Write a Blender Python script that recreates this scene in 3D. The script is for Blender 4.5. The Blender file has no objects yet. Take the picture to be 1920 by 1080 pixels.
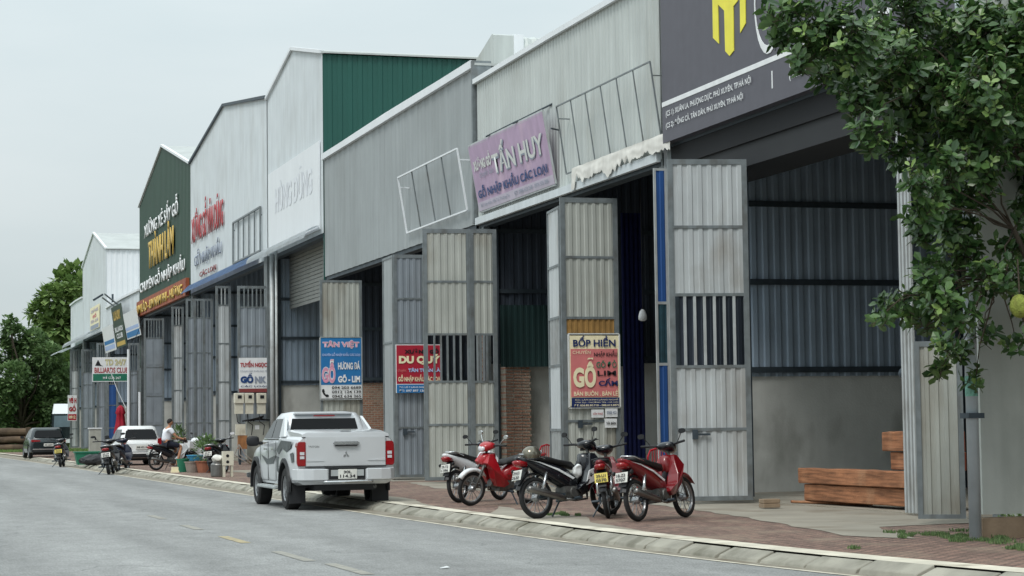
import bpy, bmesh, math, random
from mathutils import Vector, Matrix, noise
R_=math.radians
random.seed(7)
S=bpy.context.scene; COL=S.collection
# ------------------------------------------------------------------ camera
FPX=3900.; CAM=Vector((0,0,1.5)); YAW,PIT,ROL=R_(16.9),R_(3.75),R_(0.75)
F_=Vector((math.sin(YAW)*math.cos(PIT),math.cos(YAW)*math.cos(PIT),math.sin(PIT)))
R0=Vector((math.cos(YAW),-math.sin(YAW),0)); U0=R0.cross(F_)
U_=U0*math.cos(ROL)+R0*math.sin(ROL); RR=R0*math.cos(ROL)-U0*math.sin(ROL)
cd=bpy.data.cameras.new('camera'); co=bpy.data.objects.new('camera',cd); COL.objects.link(co)
m=Matrix((RR,U_,-F_)).transposed().to_4x4(); m.translation=CAM; co.matrix_world=m
cd.sensor_width=36; cd.lens=FPX/1920*36; cd.clip_start=.5; cd.clip_end=3000; S.camera=co
# ------------------------------------------------------------------ world: overcast sky
SUN_EL,SUN_AZ=R_(52),R_(-35)   # azimuth measured from +Y towards +X
w=bpy.data.worlds.new('World'); S.world=w; w.use_nodes=True
nt=w.node_tree; N=nt.nodes; L=nt.links
for n in list(N): N.remove(n)
out=N.new('ShaderNodeOutputWorld'); bg=N.new('ShaderNodeBackground'); bg.inputs[1].default_value=.1
sky=N.new('ShaderNodeTexSky'); sky.sky_type='NISHITA'; sky.sun_disc=False; sky.sun_elevation=SUN_EL; sky.sun_rotation=SUN_AZ+math.pi
sky.air_density=1.0; sky.dust_density=3.0
tc=N.new('ShaderNodeTexCoord'); sep=N.new('ShaderNodeSeparateXYZ'); L.new(tc.outputs['Generated'],sep.inputs[0])
mr=N.new('ShaderNodeMapRange'); mr.inputs[1].default_value=0.0; mr.inputs[2].default_value=1; mr.inputs[3].default_value=1.0; mr.inputs[4].default_value=2.9
L.new(sep.outputs[2],mr.inputs[0])
mp=N.new('ShaderNodeMapping'); mp.inputs['Scale'].default_value=(1.3,1.3,5); L.new(tc.outputs['Generated'],mp.inputs[0])
nz=N.new('ShaderNodeTexNoise'); nz.inputs['Scale'].default_value=2.6; nz.inputs['Detail'].default_value=6; L.new(mp.outputs[0],nz.inputs[0])
cr=N.new('ShaderNodeValToRGB'); cr.color_ramp.elements[0].position=.3; cr.color_ramp.elements[0].color=(5.3,6.1,6.3,1); cr.color_ramp.elements[1].position=.72; cr.color_ramp.elements[1].color=(6.25,6.85,6.95,1)
L.new(nz.outputs[0],cr.inputs[0])
ml=N.new('ShaderNodeVectorMath'); ml.operation='SCALE'; L.new(cr.outputs[0],ml.inputs[0]); L.new(mr.outputs[0],ml.inputs['Scale'])
mx=N.new('ShaderNodeMixRGB'); mx.inputs[0].default_value=.9; L.new(sky.outputs[0],mx.inputs[1]); L.new(ml.outputs[0],mx.inputs[2])
L.new(mx.outputs[0],bg.inputs[0]); L.new(bg.outputs[0],out.inputs[0])
sl=bpy.data.lights.new('sun','SUN'); sl.energy=1.6; sl.angle=R_(18); sl.color=(1,.97,.92)
so=bpy.data.objects.new('sun',sl); COL.objects.link(so)
# sun stands on the street side, behind and left of the camera
sd=Vector((-math.cos(SUN_EL)*math.cos(R_(50)),-math.cos(SUN_EL)*math.sin(R_(50)),math.sin(SUN_EL)))
so.rotation_euler=sd.to_track_quat('Z','Y').to_euler(); sky.sun_rotation=math.atan2(sd.x,sd.y)
S.view_settings.view_transform='Standard'; S.view_settings.look='None'; S.view_settings.exposure=0.0; S.view_settings.gamma=1
S.cycles.max_bounces=8; S.cycles.diffuse_bounces=6
# ------------------------------------------------------------------ pixel helpers (turn a photo point into a point of the place)
def ray(px,py): return F_+RR*((px-960)/FPX)+U_*((540-py)/FPX)
def P(px,py,X=14.2): d=ray(px,py); return CAM+d*(X/d.x)
def Q(px,py,Y): d=ray(px,py); return CAM+d*(Y/d.y)
def G(px,py,z=0.): d=ray(px,py); return CAM+d*((z-1.5)/d.z)
# ------------------------------------------------------------------ materials
def lin(c): return tuple(((v/255+.055)/1.055)**2.4 if v>10 else v/255/12.92 for v in c)+(1,)
MC={}
def mat(name,col,rough=.6,metal=0.,var=.12,scale=3.,streak=0.,bump=0.,bscale=40.,stain=None,stain_amt=.5,spec=.4,coat=0.,emit=0,stz=1.,grain=None):
    if name in MC: return MC[name]
    m=bpy.data.materials.new(name); m.use_nodes=True; nt=m.node_tree; N=nt.nodes; L=nt.links; b=N['Principled BSDF']
    b.inputs['Roughness'].default_value=rough; b.inputs['Metallic'].default_value=metal; b.inputs['Specular IOR Level'].default_value=spec
    if coat: b.inputs['Coat Weight'].default_value=coat; b.inputs['Coat Roughness'].default_value=.06
    base=lin(col); tc=N.new('ShaderNodeTexCoord'); cur=None
    def nzn(sc,det,st=(1,1,1)):
        mp=N.new('ShaderNodeMapping'); mp.inputs['Scale'].default_value=st; L.new(tc.outputs['Object'],mp.inputs[0])
        n=N.new('ShaderNodeTexNoise'); n.inputs['Scale'].default_value=sc; n.inputs['Detail'].default_value=det; L.new(mp.outputs[0],n.inputs[0]); return n
    rgb=N.new('ShaderNodeRGB'); rgb.outputs[0].default_value=base; cur=rgb.outputs[0]
    def mulv(cur,n,lo,hi,p0=.3,p1=.7):
        r=N.new('ShaderNodeMapRange'); r.inputs[1].default_value=p0; r.inputs[2].default_value=p1; r.inputs[3].default_value=lo; r.inputs[4].default_value=hi; L.new(n.outputs[0],r.inputs[0])
        v=N.new('ShaderNodeVectorMath'); v.operation='SCALE'; L.new(cur,v.inputs[0]); L.new(r.outputs[0],v.inputs['Scale']); return v.outputs[0]
    if var: cur=mulv(cur,nzn(scale,6,(1,1,stz)),1-var,1+var)
    if streak: cur=mulv(cur,nzn(5,4,(1,1,.06)),1-streak,1+streak*.5)
    if grain: cur=mulv(cur,nzn(1.5,7,grain),.62,1.3,.35,.65)
    if stain:
        n=nzn(scale*.7,8,(1,1,.5)); r=N.new('ShaderNodeMapRange'); r.inputs[1].default_value=.52; r.inputs[2].default_value=.68; r.inputs[4].default_value=stain_amt; L.new(n.outputs[0],r.inputs[0])
        mxn=N.new('ShaderNodeMixRGB'); L.new(r.outputs[0],mxn.inputs[0]); L.new(cur,mxn.inputs[1]); mxn.inputs[2].default_value=lin(stain); cur=mxn.outputs[0]
    L.new(cur,b.inputs['Base Color'])
    if bump:
        n=nzn(bscale,5); bp=N.new('ShaderNodeBump'); bp.inputs['Strength'].default_value=bump; bp.inputs['Distance'].default_value=.02; L.new(n.outputs[0],bp.inputs['Height']); L.new(bp.outputs[0],b.inputs['Normal'])
    if emit: L.new(cur,b.inputs['Emission Color']); b.inputs['Emission Strength'].default_value=emit
    MC[name]=m; return m
def brick_mat(name,c1,c2,mortar,scale,bw=.5,bh=.25,ms=.02,axes='xz',rough=.85,bump=.4,dirt=None):
    m=bpy.data.materials.new(name); m.use_nodes=True; nt=m.node_tree; N=nt.nodes; L=nt.links; b=N['Principled BSDF']; b.inputs['Roughness'].default_value=rough
    tc=N.new('ShaderNodeTexCoord'); sp=N.new('ShaderNodeSeparateXYZ'); L.new(tc.outputs['Object'],sp.inputs[0]); cb=N.new('ShaderNodeCombineXYZ')
    L.new(sp.outputs['xyz'.index(axes[0])],cb.inputs[0]); L.new(sp.outputs['xyz'.index(axes[1])],cb.inputs[1])
    br=N.new('ShaderNodeTexBrick'); L.new(cb.outputs[0],br.inputs[0]); br.inputs['Color1'].default_value=lin(c1); br.inputs['Color2'].default_value=lin(c2); br.inputs['Mortar'].default_value=lin(mortar)
    br.inputs['Scale'].default_value=scale; br.inputs['Brick Width'].default_value=bw; br.inputs['Row Height'].default_value=bh; br.inputs['Mortar Size'].default_value=ms; br.inputs['Bias'].default_value=0
    n=N.new('ShaderNodeTexNoise'); n.inputs['Scale'].default_value=1.1; n.inputs['Detail'].default_value=9; L.new(tc.outputs['Object'],n.inputs[0])
    r=N.new('ShaderNodeMapRange'); r.inputs[1].default_value=.48; r.inputs[2].default_value=.7; r.inputs[4].default_value=.6; L.new(n.outputs[0],r.inputs[0])
    mxn=N.new('ShaderNodeMixRGB'); L.new(r.outputs[0],mxn.inputs[0]); L.new(br.outputs[0],mxn.inputs[1]); mxn.inputs[2].default_value=lin(dirt or mortar)
    n2=N.new('ShaderNodeTexNoise'); n2.inputs['Scale'].default_value=30; n2.inputs['Detail'].default_value=4; L.new(tc.outputs['Object'],n2.inputs[0])
    r2=N.new('ShaderNodeMapRange'); r2.inputs[1].default_value=.3; r2.inputs[2].default_value=.7; r2.inputs[3].default_value=.75; r2.inputs[4].default_value=1.2; L.new(n2.outputs[0],r2.inputs[0])
    v=N.new('ShaderNodeVectorMath'); v.operation='SCALE'; L.new(mxn.outputs[0],v.inputs[0]); L.new(r2.outputs[0],v.inputs['Scale']); L.new(v.outputs[0],b.inputs['Base Color'])
    bp=N.new('ShaderNodeBump'); bp.invert=True; bp.inputs['Strength'].default_value=bump; bp.inputs['Distance'].default_value=.03; L.new(br.outputs['Fac'],bp.inputs['Height']); L.new(bp.outputs[0],b.inputs['Normal'])
    return m
M=lambda n:MC[n]
mat('white_sheet',(200,207,211),.5,0,.05,.8,.1,stain=(150,150,146),stain_amt=.25)
mat('white_panel',(222,226,230),.5,0,.03,.8,.03)
mat('pale_sheet',(186,192,190),.5,.1,.07,.8,.12,stain=(146,146,138),stain_amt=.4)
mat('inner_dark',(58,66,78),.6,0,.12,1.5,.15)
mat('grey_sheet',(152,158,160),.55,.1,.08,.5,.14,stain=(128,132,132),stain_amt=.4)
mat('green_sheet',(38,66,53),.55,0,.08,.8,.08)
mat('teal_sheet',(26,78,70),.5,0,.05,.8,.04)
mat('door_sheet',(188,193,195),.48,.25,.09,1.3,.13,stain=(120,104,84),stain_amt=.55)
mat('beige_sheet',(176,179,173),.5,.2,.09,1.3,.13,stain=(120,106,84),stain_amt=.55)
mat('bluegrey_sheet',(140,148,156),.5,.2,.1,1.3,.13,stain=(110,110,108),stain_amt=.35)
mat('blue_sheet',(44,82,140),.45,.1,.1,1.3,.08)
mat('steel',(128,135,138),.5,.45,.15,6,.15,stain=(88,80,70),stain_amt=.4)
mat('dark_steel',(66,76,84),.55,.4,.15,5,.1)
mat('pale_steel',(178,183,184),.45,.2,.1,5,.1,stain=(120,112,100),stain_amt=.3)
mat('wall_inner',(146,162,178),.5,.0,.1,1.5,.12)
mat('roof_sheet',(176,180,178),.5,.2,.1,.7,.1)
mat('plaster',(198,200,196),.9,0,.1,1.6,.05,.3,25,stain=(104,104,96),stain_amt=.5)
mat('pillar_plaster',(182,187,182),.9,0,.08,1.3,.09,.2,25,stain=(120,124,118),stain_amt=.4)
mat('concrete',(148,142,130),.9,0,.14,1.2,0,.35,18,stain=(118,106,90),stain_amt=.6)
mat('plinth',(140,122,102),.9,0,.2,3,0,.4,20)
mat('kerb_white',(206,200,184),.85,0,.18,2.5,0,.3,20,stain=(140,130,112),stain_amt=.8)
mat('kerb_stone',(144,141,130),.9,0,.3,2.2,0,.6,14,stain=(92,90,76),stain_amt=.8)
mat('gutter',(132,126,114),.9,0,.2,2,0,.5,14,stain=(100,90,74),stain_amt=.7)
mat('tarp',(214,212,206),.6,0,.1,3,.1)
mat('roller',(158,160,156),.5,.3,.08,2,.06)
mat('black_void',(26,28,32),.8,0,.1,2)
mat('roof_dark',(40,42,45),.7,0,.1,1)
mat('orange_strip',(150,78,50),.6,0,.25,2,.2)
mat('blue_trim',(92,124,168),.5,0,.12,1.4,.15)
mat('dusty_soil',(122,112,92),.95,0,.2,.8,0,.5,9,stain=(96,100,62),stain_amt=.7)
mat('grass',(86,104,58),.9,0,.3,1.2,0,0,stain=(60,78,40),stain_amt=.6)
mat('timber',(150,102,72),.8,0,.2,2.2,0,.5,30,stain=(176,136,104),stain_amt=.5,grain=(14,1.2,22))
mat('timber_end',(110,52,38),.8,0,.2,6)
mat('bark',(70,62,52),.9,0,.3,5,0,.8,18)
mat('black_plastic',(30,31,34),.5,0,.15,8)
mat('rubber',(34,34,35),.85,0,.2,8,0,.2,50)
mat('glass_dark',(10,12,15),.12,0,.0,1,spec=.22)
mat('chrome',(200,202,204),.18,.9,.05,8)
mat('alloy',(150,152,154),.35,.8,.1,8)
mat('engine',(96,96,94),.5,.6,.25,14)
mat('white_paint',(214,216,216),.3,0,.05,3,coat=.4)
# asphalt with its own structure
def asphalt():
    m=bpy.data.materials.new('asphalt'); m.use_nodes=True; nt=m.node_tree; N=nt.nodes; L=nt.links; b=N['Principled BSDF']; b.inputs['Roughness'].default_value=.85; b.inputs['Specular IOR Level'].default_value=.25
    tc=N.new('ShaderNodeTexCoord')
    def nn(sc,det,st=(1,1,1)):
        mp=N.new('ShaderNodeMapping'); mp.inputs['Scale'].default_value=st; L.new(tc.outputs['Object'],mp.inputs[0]); n=N.new('ShaderNodeTexNoise'); n.inputs['Scale'].default_value=sc; n.inputs['Detail'].default_value=det; L.new(mp.outputs[0],n.inputs[0]); return n
    rgb=N.new('ShaderNodeRGB'); rgb.outputs[0].default_value=lin((137,138,137)); cur=rgb.outputs[0]
    for sc,det,st,lo,hi in ((.5,5,(1.6,.12,1),.8,1.16),(2.3,6,(1,.5,1),.9,1.1),(45,3,(1,1,1),.62,1.38),(14,2,(1,.3,1),.9,1.1)):
        n=nn(sc,det,st); r=N.new('ShaderNodeMapRange'); r.inputs[1].default_value=.3; r.inputs[2].default_value=.7; r.inputs[3].default_value=lo; r.inputs[4].default_value=hi; L.new(n.outputs[0],r.inputs[0])
        v=N.new('ShaderNodeVectorMath'); v.operation='SCALE'; L.new(cur,v.inputs[0]); L.new(r.outputs[0],v.inputs['Scale']); cur=v.outputs[0]
    # tar-dark cracks
    vo=N.new('ShaderNodeTexVoronoi'); vo.feature='DISTANCE_TO_EDGE'; vo.inputs['Scale'].default_value=.33
    nd=nn(1.2,5); ad=N.new('ShaderNodeVectorMath'); ad.operation='MULTIPLY_ADD'; L.new(nd.outputs[1],ad.inputs[0]); ad.inputs[1].default_value=(1.6,1.6,0); L.new(tc.outputs['Object'],ad.inputs[2]); L.new(ad.outputs[0],vo.inputs[0])
    r=N.new('ShaderNodeMapRange'); r.inputs[1].default_value=.0; r.inputs[2].default_value=.009; r.inputs[3].default_value=.5; r.inputs[4].default_value=0; L.new(vo.outputs[0],r.inputs[0])
    ng=nn(.5,3); r3=N.new('ShaderNodeMapRange'); r3.inputs[1].default_value=.52; r3.inputs[2].default_value=.62; L.new(ng.outputs[0],r3.inputs[0])
    mu=N.new('ShaderNodeMath'); mu.operation='MULTIPLY'; L.new(r.outputs[0],mu.inputs[0]); L.new(r3.outputs[0],mu.inputs[1])
    mxn=N.new('ShaderNodeMixRGB'); L.new(mu.outputs[0],mxn.inputs[0]); L.new(cur,mxn.inputs[1]); mxn.inputs[2].default_value=lin((60,62,64)); L.new(mxn.outputs[0],b.inputs['Base Color'])
    n=nn(90,4); bp=N.new('ShaderNodeBump'); bp.inputs['Strength'].default_value=.35; bp.inputs['Distance'].default_value=.01; L.new(n.outputs[0],bp.inputs['Height']); L.new(bp.outputs[0],b.inputs['Normal'])
    MC['asphalt']=m
asphalt()
MC['pavers']=brick_mat('pavers',(156,124,110),(118,94,84),(70,60,54),2.6,.5,.25,.04,'yx',bump=1.,dirt=(150,134,116))
MC['bricks']=brick_mat('bricks',(160,114,94),(134,96,80),(150,142,128),4.4,.9,.33,.05,'xz')
def leafmat(name,c1,c2,tr=.25,rough=.45):
    m=bpy.data.materials.new(name); m.use_nodes=True; nt=m.node_tree; N=nt.nodes; L=nt.links; b=N['Principled BSDF']; b.inputs['Roughness'].default_value=rough
    oi=N.new('ShaderNodeNewGeometry'); mxn=N.new('ShaderNodeMixRGB'); L.new(oi.outputs['Random Per Island'],mxn.inputs[0]); mxn.inputs[1].default_value=lin(c1); mxn.inputs[2].default_value=lin(c2); L.new(mxn.outputs[0],b.inputs['Base Color'])
    t=N.new('ShaderNodeBsdfTranslucent'); L.new(mxn.outputs[0],t.inputs[0]); ms=N.new('ShaderNodeMixShader'); ms.inputs[0].default_value=tr; L.new(b.outputs[0],ms.inputs[1]); L.new(t.outputs[0],ms.inputs[2]); L.new(ms.outputs[0],N['Material Output'].inputs[0]); MC[name]=m
leafmat('leaf_dark',(38,66,34),(84,114,62),.2,.34); leafmat('leaf_bright',(88,118,58),(138,164,94),.22,.32); leafmat('leaf_far',(82,110,56),(132,156,90),.2,.7); leafmat('leaf_far_dark',(76,102,62),(120,146,94),.3,.7)
# ------------------------------------------------------------------ mesh helpers
WL={}
def T(name,label,cat,loc=(0,0,0),rz=0,group=None,kind=None):
    o=bpy.data.objects.new(name,None); COL.objects.link(o); o.location=loc; o.rotation_euler=(0,0,rz); o.empty_display_size=.2
    o['label']=label; o['category']=cat
    if group: o['group']=group
    WL[o.name]=Vector(loc); return o
def tag(o,label=None,cat=None,group=None,kind=None):
    if label: o['label']=label
    if cat: o['category']=cat
    if group: o['group']=group
    if kind: o['kind']=kind
    return o
def bmn(): return bmesh.new()
def O(name,bm,mats,parent=None,W=True,smooth=False,recenter=False,label=None):
    """link bm as ONE mesh; W: vertices are in world coordinates and get shifted to the parent's base"""
    me=bpy.data.meshes.new(name)
    if isinstance(bm,bmesh.types.BMesh):
        bm.to_mesh(me); bm.free()
    else: me=bm
    o=bpy.data.objects.new(name,me); COL.objects.link(o)
    off=Vector((0,0,0))
    if parent is not None:
        o.parent=parent
        if W: off=WL.get(parent.name,Vector((0,0,0))).copy()
        WL[o.name]=off.copy() if W else Vector((0,0,0))
    elif recenter:
        n=max(1,len(me.vertices)); xs=[v.co.x for v in me.vertices]; ys=[v.co.y for v in me.vertices]; zs=[v.co.z for v in me.vertices]
        off=Vector(((min(xs)+max(xs))/2,(min(ys)+max(ys))/2,min(zs))); o.location=off; WL[o.name]=off.copy()
    if off.length: me.transform(Matrix.Translation(-off))
    if not isinstance(mats,(list,tuple)): mats=[mats]
    for mm in mats: me.materials.append(MC[mm] if isinstance(mm,str) else mm)
    if smooth:
        for p in me.polygons: p.use_smooth=True
    if label: o['label']=label
    return o
def box(bm,x0,x1,y0,y1,z0,z1,mi=0):
    v=[bm.verts.new(c) for c in ((x0,y0,z0),(x1,y0,z0),(x1,y1,z0),(x0,y1,z0),(x0,y0,z1),(x1,y0,z1),(x1,y1,z1),(x0,y1,z1))]
    for f in ((3,2,1,0),(4,5,6,7),(0,1,5,4),(1,2,6,5),(2,3,7,6),(3,0,4,7)):
        bm.faces.new([v[i] for i in f]).material_index=mi
    return v
def obox(bm,o,u,v,n,mi=0):
    """box from corner o with edge vectors u,v,n"""
    o,u,v,n=map(Vector,(o,u,v,n)); c=[o,o+u,o+u+v,o+v,o+n,o+u+n,o+u+v+n,o+v+n]; vs=[bm.verts.new(p) for p in c]
    for f in ((3,2,1,0),(4,5,6,7),(0,1,5,4),(1,2,6,5),(2,3,7,6),(3,0,4,7)): bm.faces.new([vs[i] for i in f]).material_index=mi
def bar(bm,a,b,w,h=None,mi=0):
    """square bar from a to b"""
    a,b=Vector(a),Vector(b); h=h or w; d=(b-a)
    if d.length<1e-6: return
    dn=d.normalized(); up=Vector((0,0,1)) if abs(dn.z)<.9 else Vector((0,1,0)); s=dn.cross(up).normalized(); t=s.cross(dn)
    obox(bm,a-s*w/2-t*h/2,s*w,t*h,d,mi)
def tube(bm,pts,r,n=8,mi=0,cap=True):
    pts=[Vector(p) for p in pts]; rs=r if isinstance(r,(list,tuple)) else [r]*len(pts); rings=[]; ref=None
    for i,p in enumerate(pts):
        d=(pts[min(i+1,len(pts)-1)]-pts[max(i-1,0)]).normalized()
        if ref is None: ref=Vector((0,0,1)) if abs(d.z)<.9 else Vector((1,0,0))
        s=d.cross(ref).normalized(); t=s.cross(d).normalized(); ref=t
        rings.append([bm.verts.new(p+(s*math.cos(2*math.pi*k/n)+t*math.sin(2*math.pi*k/n))*rs[i]) for k in range(n)])
    for a,b in zip(rings,rings[1:]):
        for k in range(n): bm.faces.new((a[k],a[(k+1)%n],b[(k+1)%n],b[k])).material_index=mi
    if cap and n>2:
        bm.faces.new(rings[0][::-1]).material_index=mi; bm.faces.new(rings[-1]).material_index=mi
def loft(bm,rings,mi=0,cap=True,close=True):
    R=[[bm.verts.new(p) for p in r] for r in rings]; n=len(R[0])
    for a,b in zip(R,R[1:]):
        for k in range(n if close else n-1): bm.faces.new((a[k],a[(k+1)%n],b[(k+1)%n],b[k])).material_index=mi
    if cap: bm.faces.new(R[0][::-1]).material_index=mi; bm.faces.new(R[-1]).material_index=mi
def sell(cx,cy,cz,hy,hz,n=12,e=.6,ax='x',tilt=0):
    """superellipse ring in the plane across x (sections of a loft running along x)"""
    out=[]
    for k in range(n):
        a=2*math.pi*k/n; c,s=math.cos(a),math.sin(a)
        yy=math.copysign(abs(c)**e,c)*hy; zz=math.copysign(abs(s)**e,s)*hz
        out.append((cx+tilt*zz,cy+yy,cz+zz) if ax=='x' else (cx+yy,cy+zz*tilt,cz+zz))
    return out
def poly(bm,pts,mi=0):
    f=bm.faces.new([bm.verts.new(p) for p in pts]); f.material_index=mi; return f
def slab(bm,pts,n,mi=0):
    """polygon given thickness along n"""
    n=Vector(n); a=[bm.verts.new(p) for p in pts]; b=[bm.verts.new(Vector(p)+n) for p in pts]; k=len(pts)
    bm.faces.new(a[::-1]).material_index=mi; bm.faces.new(b).material_index=mi
    for i in range(k): bm.faces.new((a[i],a[(i+1)%k],b[(i+1)%k],b[i])).material_index=mi
def corr(bm,p0,u,n,Wd,zb,zt,pitch=.2,dep=.02,mi=0,prof=((0,0),(.42,0),(.52,1),(.9,1))):
    """corrugated sheet: ribs run vertically, u horizontal unit vector, n outward unit vector; zb/zt numbers or functions of s"""
    p0,u,n=Vector(p0),Vector(u).normalized(),Vector(n).normalized(); f0=zb if callable(zb) else (lambda s:zb); f1=zt if callable(zt) else (lambda s:zt)
    ss=[];k=0
    while k*pitch<Wd:
        for a,d in prof:
            s=(k+a)*pitch
            if s<Wd: ss.append((s,d*dep))
        k+=1
    ss.append((Wd,0)); prev=None
    for s,d in ss:
        b=p0+u*s+n*d; cur=(bm.verts.new((b.x,b.y,f0(s))),bm.verts.new((b.x,b.y,f1(s))))
        if prev: bm.faces.new((prev[0],cur[0],cur[1],prev[1])).material_index=mi
        prev=cur
def textmesh(s,font_bold=0.0):
    cu=bpy.data.curves.new('t','FONT'); cu.body=s; cu.size=1; cu.offset=font_bold; cu.resolution_u=3
    o=bpy.data.objects.new('t',cu); COL.objects.link(o); dg=bpy.context.evaluated_depsgraph_get(); me=bpy.data.meshes.new_from_object(o.evaluated_get(dg)); bpy.data.objects.remove(o); bpy.data.curves.remove(cu); return me
def text(name,s,o,u,v,wd,ht,mtl,parent,bold=.02,depth=0.,off=.012,shear=0.):
    """letters laid out to fill wd x ht from corner o along u (reading) and v (up)"""
    me=textmesh(s,bold); o,u,v=Vector(o),Vector(u).normalized(),Vector(v).normalized(); n=u.cross(v).normalized()
    xs=[p.co.x for p in me.vertices]; ys=[p.co.y for p in me.vertices]
    if not xs: return
    x0,x1,y0,y1=min(xs),max(xs),min(ys),max(ys)
    for p in me.vertices:
        a=(p.co.x-x0)/(x1-x0)*wd; b=(p.co.y-y0)/(y1-y0)*ht; a+=shear*b
        p.co=o+u*a+v*b+n*off
    if depth:
        bm=bmesh.new(); bm.from_mesh(me); r=bmesh.ops.extrude_face_region(bm,geom=bm.faces[:]); 
        for g in r['geom']:
            if isinstance(g,bmesh.types.BMVert): g.co+=n*depth
        bm.to_mesh(me); bm.free()
    return O(name,me,mtl,parent)
def plank_quads(bm,o,u,v,n,mi=0): obox(bm,o,u,v,n,mi)
def sign(name,label,cat,bl,br,tl,bg,items,thick=.03,frame=None,group=None,legs=()):
    """flat sign board: bl,br,tl corners (reading side towards u x v); items drawn on it as raised vinyl"""
    bl,br,tl=Vector(bl),Vector(br),Vector(tl); u=br-bl; v=tl-bl; n=u.cross(v).normalized()
    t=T(name,label,cat,bl,group=group)
    bm=bmn(); obox(bm,bl-n*thick,u,v,n*thick); O('board',bm,bg,t)
    if frame:
        bm=bmn(); fw=frame[1]; un,vn=u.normalized(),v.normalized()
        for a,b in ((bl,br),(br,br+v),(br+v,tl),(tl,bl)): bar(bm,a-n*thick*.5,b-n*thick*.5,fw,thick*1.6)
        O('frame',bm,frame[0],t)
    k=0
    for it in items:
        k+=1; off=.004+.0025*(k%3 if it[0]=='rect' else 4)
        if it[0]=='rect':
            _,u0,u1,v0,v1,mm=it; bm=bmn(); obox(bm,bl+u*u0+v*v0+n*.001,u*(u1-u0),v*(v1-v0),n*off); O('panel',bm,mm,t)
        elif it[0]=='poly':
            _,pts,mm=it; bm=bmn(); slab(bm,[bl+u*a+v*b+n*.002 for a,b in pts],n*.012); O('emblem',bm,mm,t)
        else:
            _,s,u0,u1,v0,v1,mm=it[:7]; bold=it[7] if len(it)>7 else .03
            text('lettering',s,bl+u*u0+v*v0,u,v,u.length*(u1-u0),v.length*(v1-v0),mm,t,bold,off=.018+.0012*k)
    for a,b in legs:
        bm=bmn(); bar(bm,a,b,.03); O('bracket',bm,'dark_steel',t)
    return t
# ------------------------------------------------------------------ ground, road, kerb, pavement
KP=[(-30,15.),(0,12.6),(8,11.1),(12,10.2),(15,9.6),(17,9.22),(19.2,8.85),(21.6,8.6),(24.5,8.38),(27.5,8.25),(35.4,8.03),(47,7.88),(67,7.55),(87,7.3),(103,6.98),(120,6.6),(150,5.9),(260,3)]
def kx(y):
    for (a,xa),(b,xb) in zip(KP,KP[1:]):
        if y<=b: t=(y-a)/(b-a); return xa+(xb-xa)*t
    return KP[-1][1]
def kxs(y): return (kx(y-1.2)+kx(y)*2+kx(y+1.2))/4
ys=[-30+i*1.0 for i in range(0,60)]+[30+i*2.5 for i in range(49)]
gut=lambda y: .12+min(.3,max(0,(y-19)*.018))
def strip(name,f0,f1,z0,z1,mtl,ya=-30,yb=139,kind='structure',parent=None):
    bm=bmn(); yy=[y for y in ys if ya<=y<=yb]; pr=None
    for y in yy:
        c=(bm.verts.new((f0(y),y,z0)),bm.verts.new((f1(y),y,z1)))
        if pr: bm.faces.new((pr[0],pr[1],c[1],c[0]))
        pr=c
    bmesh.ops.recalc_face_normals(bm,faces=bm.faces[:]); o=O(name,bm,mtl,parent)
    return tag(o,kind=kind) if kind else o
bm=bmn(); poly(bm,[(-900,-500,-.06),(900,-500,-.06),(900,1500,-.06),(-900,1500,-.06)]); tag(O('ground',bm,'dusty_soil'),kind='structure')
strip('road',lambda y:-9,lambda y:kxs(y)+.02,0,0,'asphalt')
strip('far_road',lambda y:-9,lambda y:kxs(y)+.02,-.004,-.004,'asphalt',134,139)
strip('gutter',lambda y:kxs(y)+.02,lambda y:kxs(y)+gut(y)+.05,0,.004,'gutter')
tag(strip('edge_line',lambda y:kxs(y)-.07,lambda y:kxs(y)+.0,.006,.006,'kerb_white',-30,139),kind='structure')
# grass verge and bushes' ground at the end of the street
bm=bmn(); poly(bm,[(-9,139,.01),(14,139,.01),(16,166,.01),(60,300,.01),(-60,300,.01),(-40,139,.01)]); tag(O('grass_verge',bm,'grass'),kind='structure')
# kerb stones: sloped blocks with joints
bm=bmn(); y=10.
while y<112:
    ln=.95 if y<70 else 2.; j=.03 if y<40 else .02
    for (ya,yb) in ((y+j,y+ln-j),):
        dx=random.uniform(-.015,.015); dz=random.uniform(-.012,.012); a0=kxs(ya)+gut(ya)+dx; a1=kxs(yb)+gut(yb)+dx
        w_=.22
        pr=[]
        for (yy,a) in ((ya,a0),(yb,a1)):
            pr.append([bm.verts.new(p) for p in ((a,yy,-.02),(a+.03,yy,.045+dz),(a+w_-.03,yy,.118+dz),(a+w_,yy,.125+dz),(a+w_+.02,yy,-.02))])
        for k in range(4): bm.faces.new((pr[0][k],pr[1][k],pr[1][k+1],pr[0][k+1]))
        bm.faces.new(pr[0]); bm.faces.new(pr[1][::-1])
    y+=ln
bmesh.ops.recalc_face_normals(bm,faces=bm.faces[:]); bmesh.ops.bevel(bm,geom=[e for e in bm.edges],offset=.008,segments=1,affect='EDGES')
tag(O('kerb',bm,'kerb_stone'),kind='structure')
strip('kerb_bed',lambda y:kxs(y)+gut(y)+.03,lambda y:kxs(y)+gut(y)+.25,.0,.09,'gutter')
strip('kerb_top',lambda y:kxs(y)+gut(y)+.235,lambda y:kxs(y)+gut(y)+.235+(.34 if y<26 else .24),.132,.138,'kerb_white')
strip('pavement',lambda y:kxs(y)+gut(y)+.25,lambda y:14.3,.13,.13,'pavers')
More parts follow.
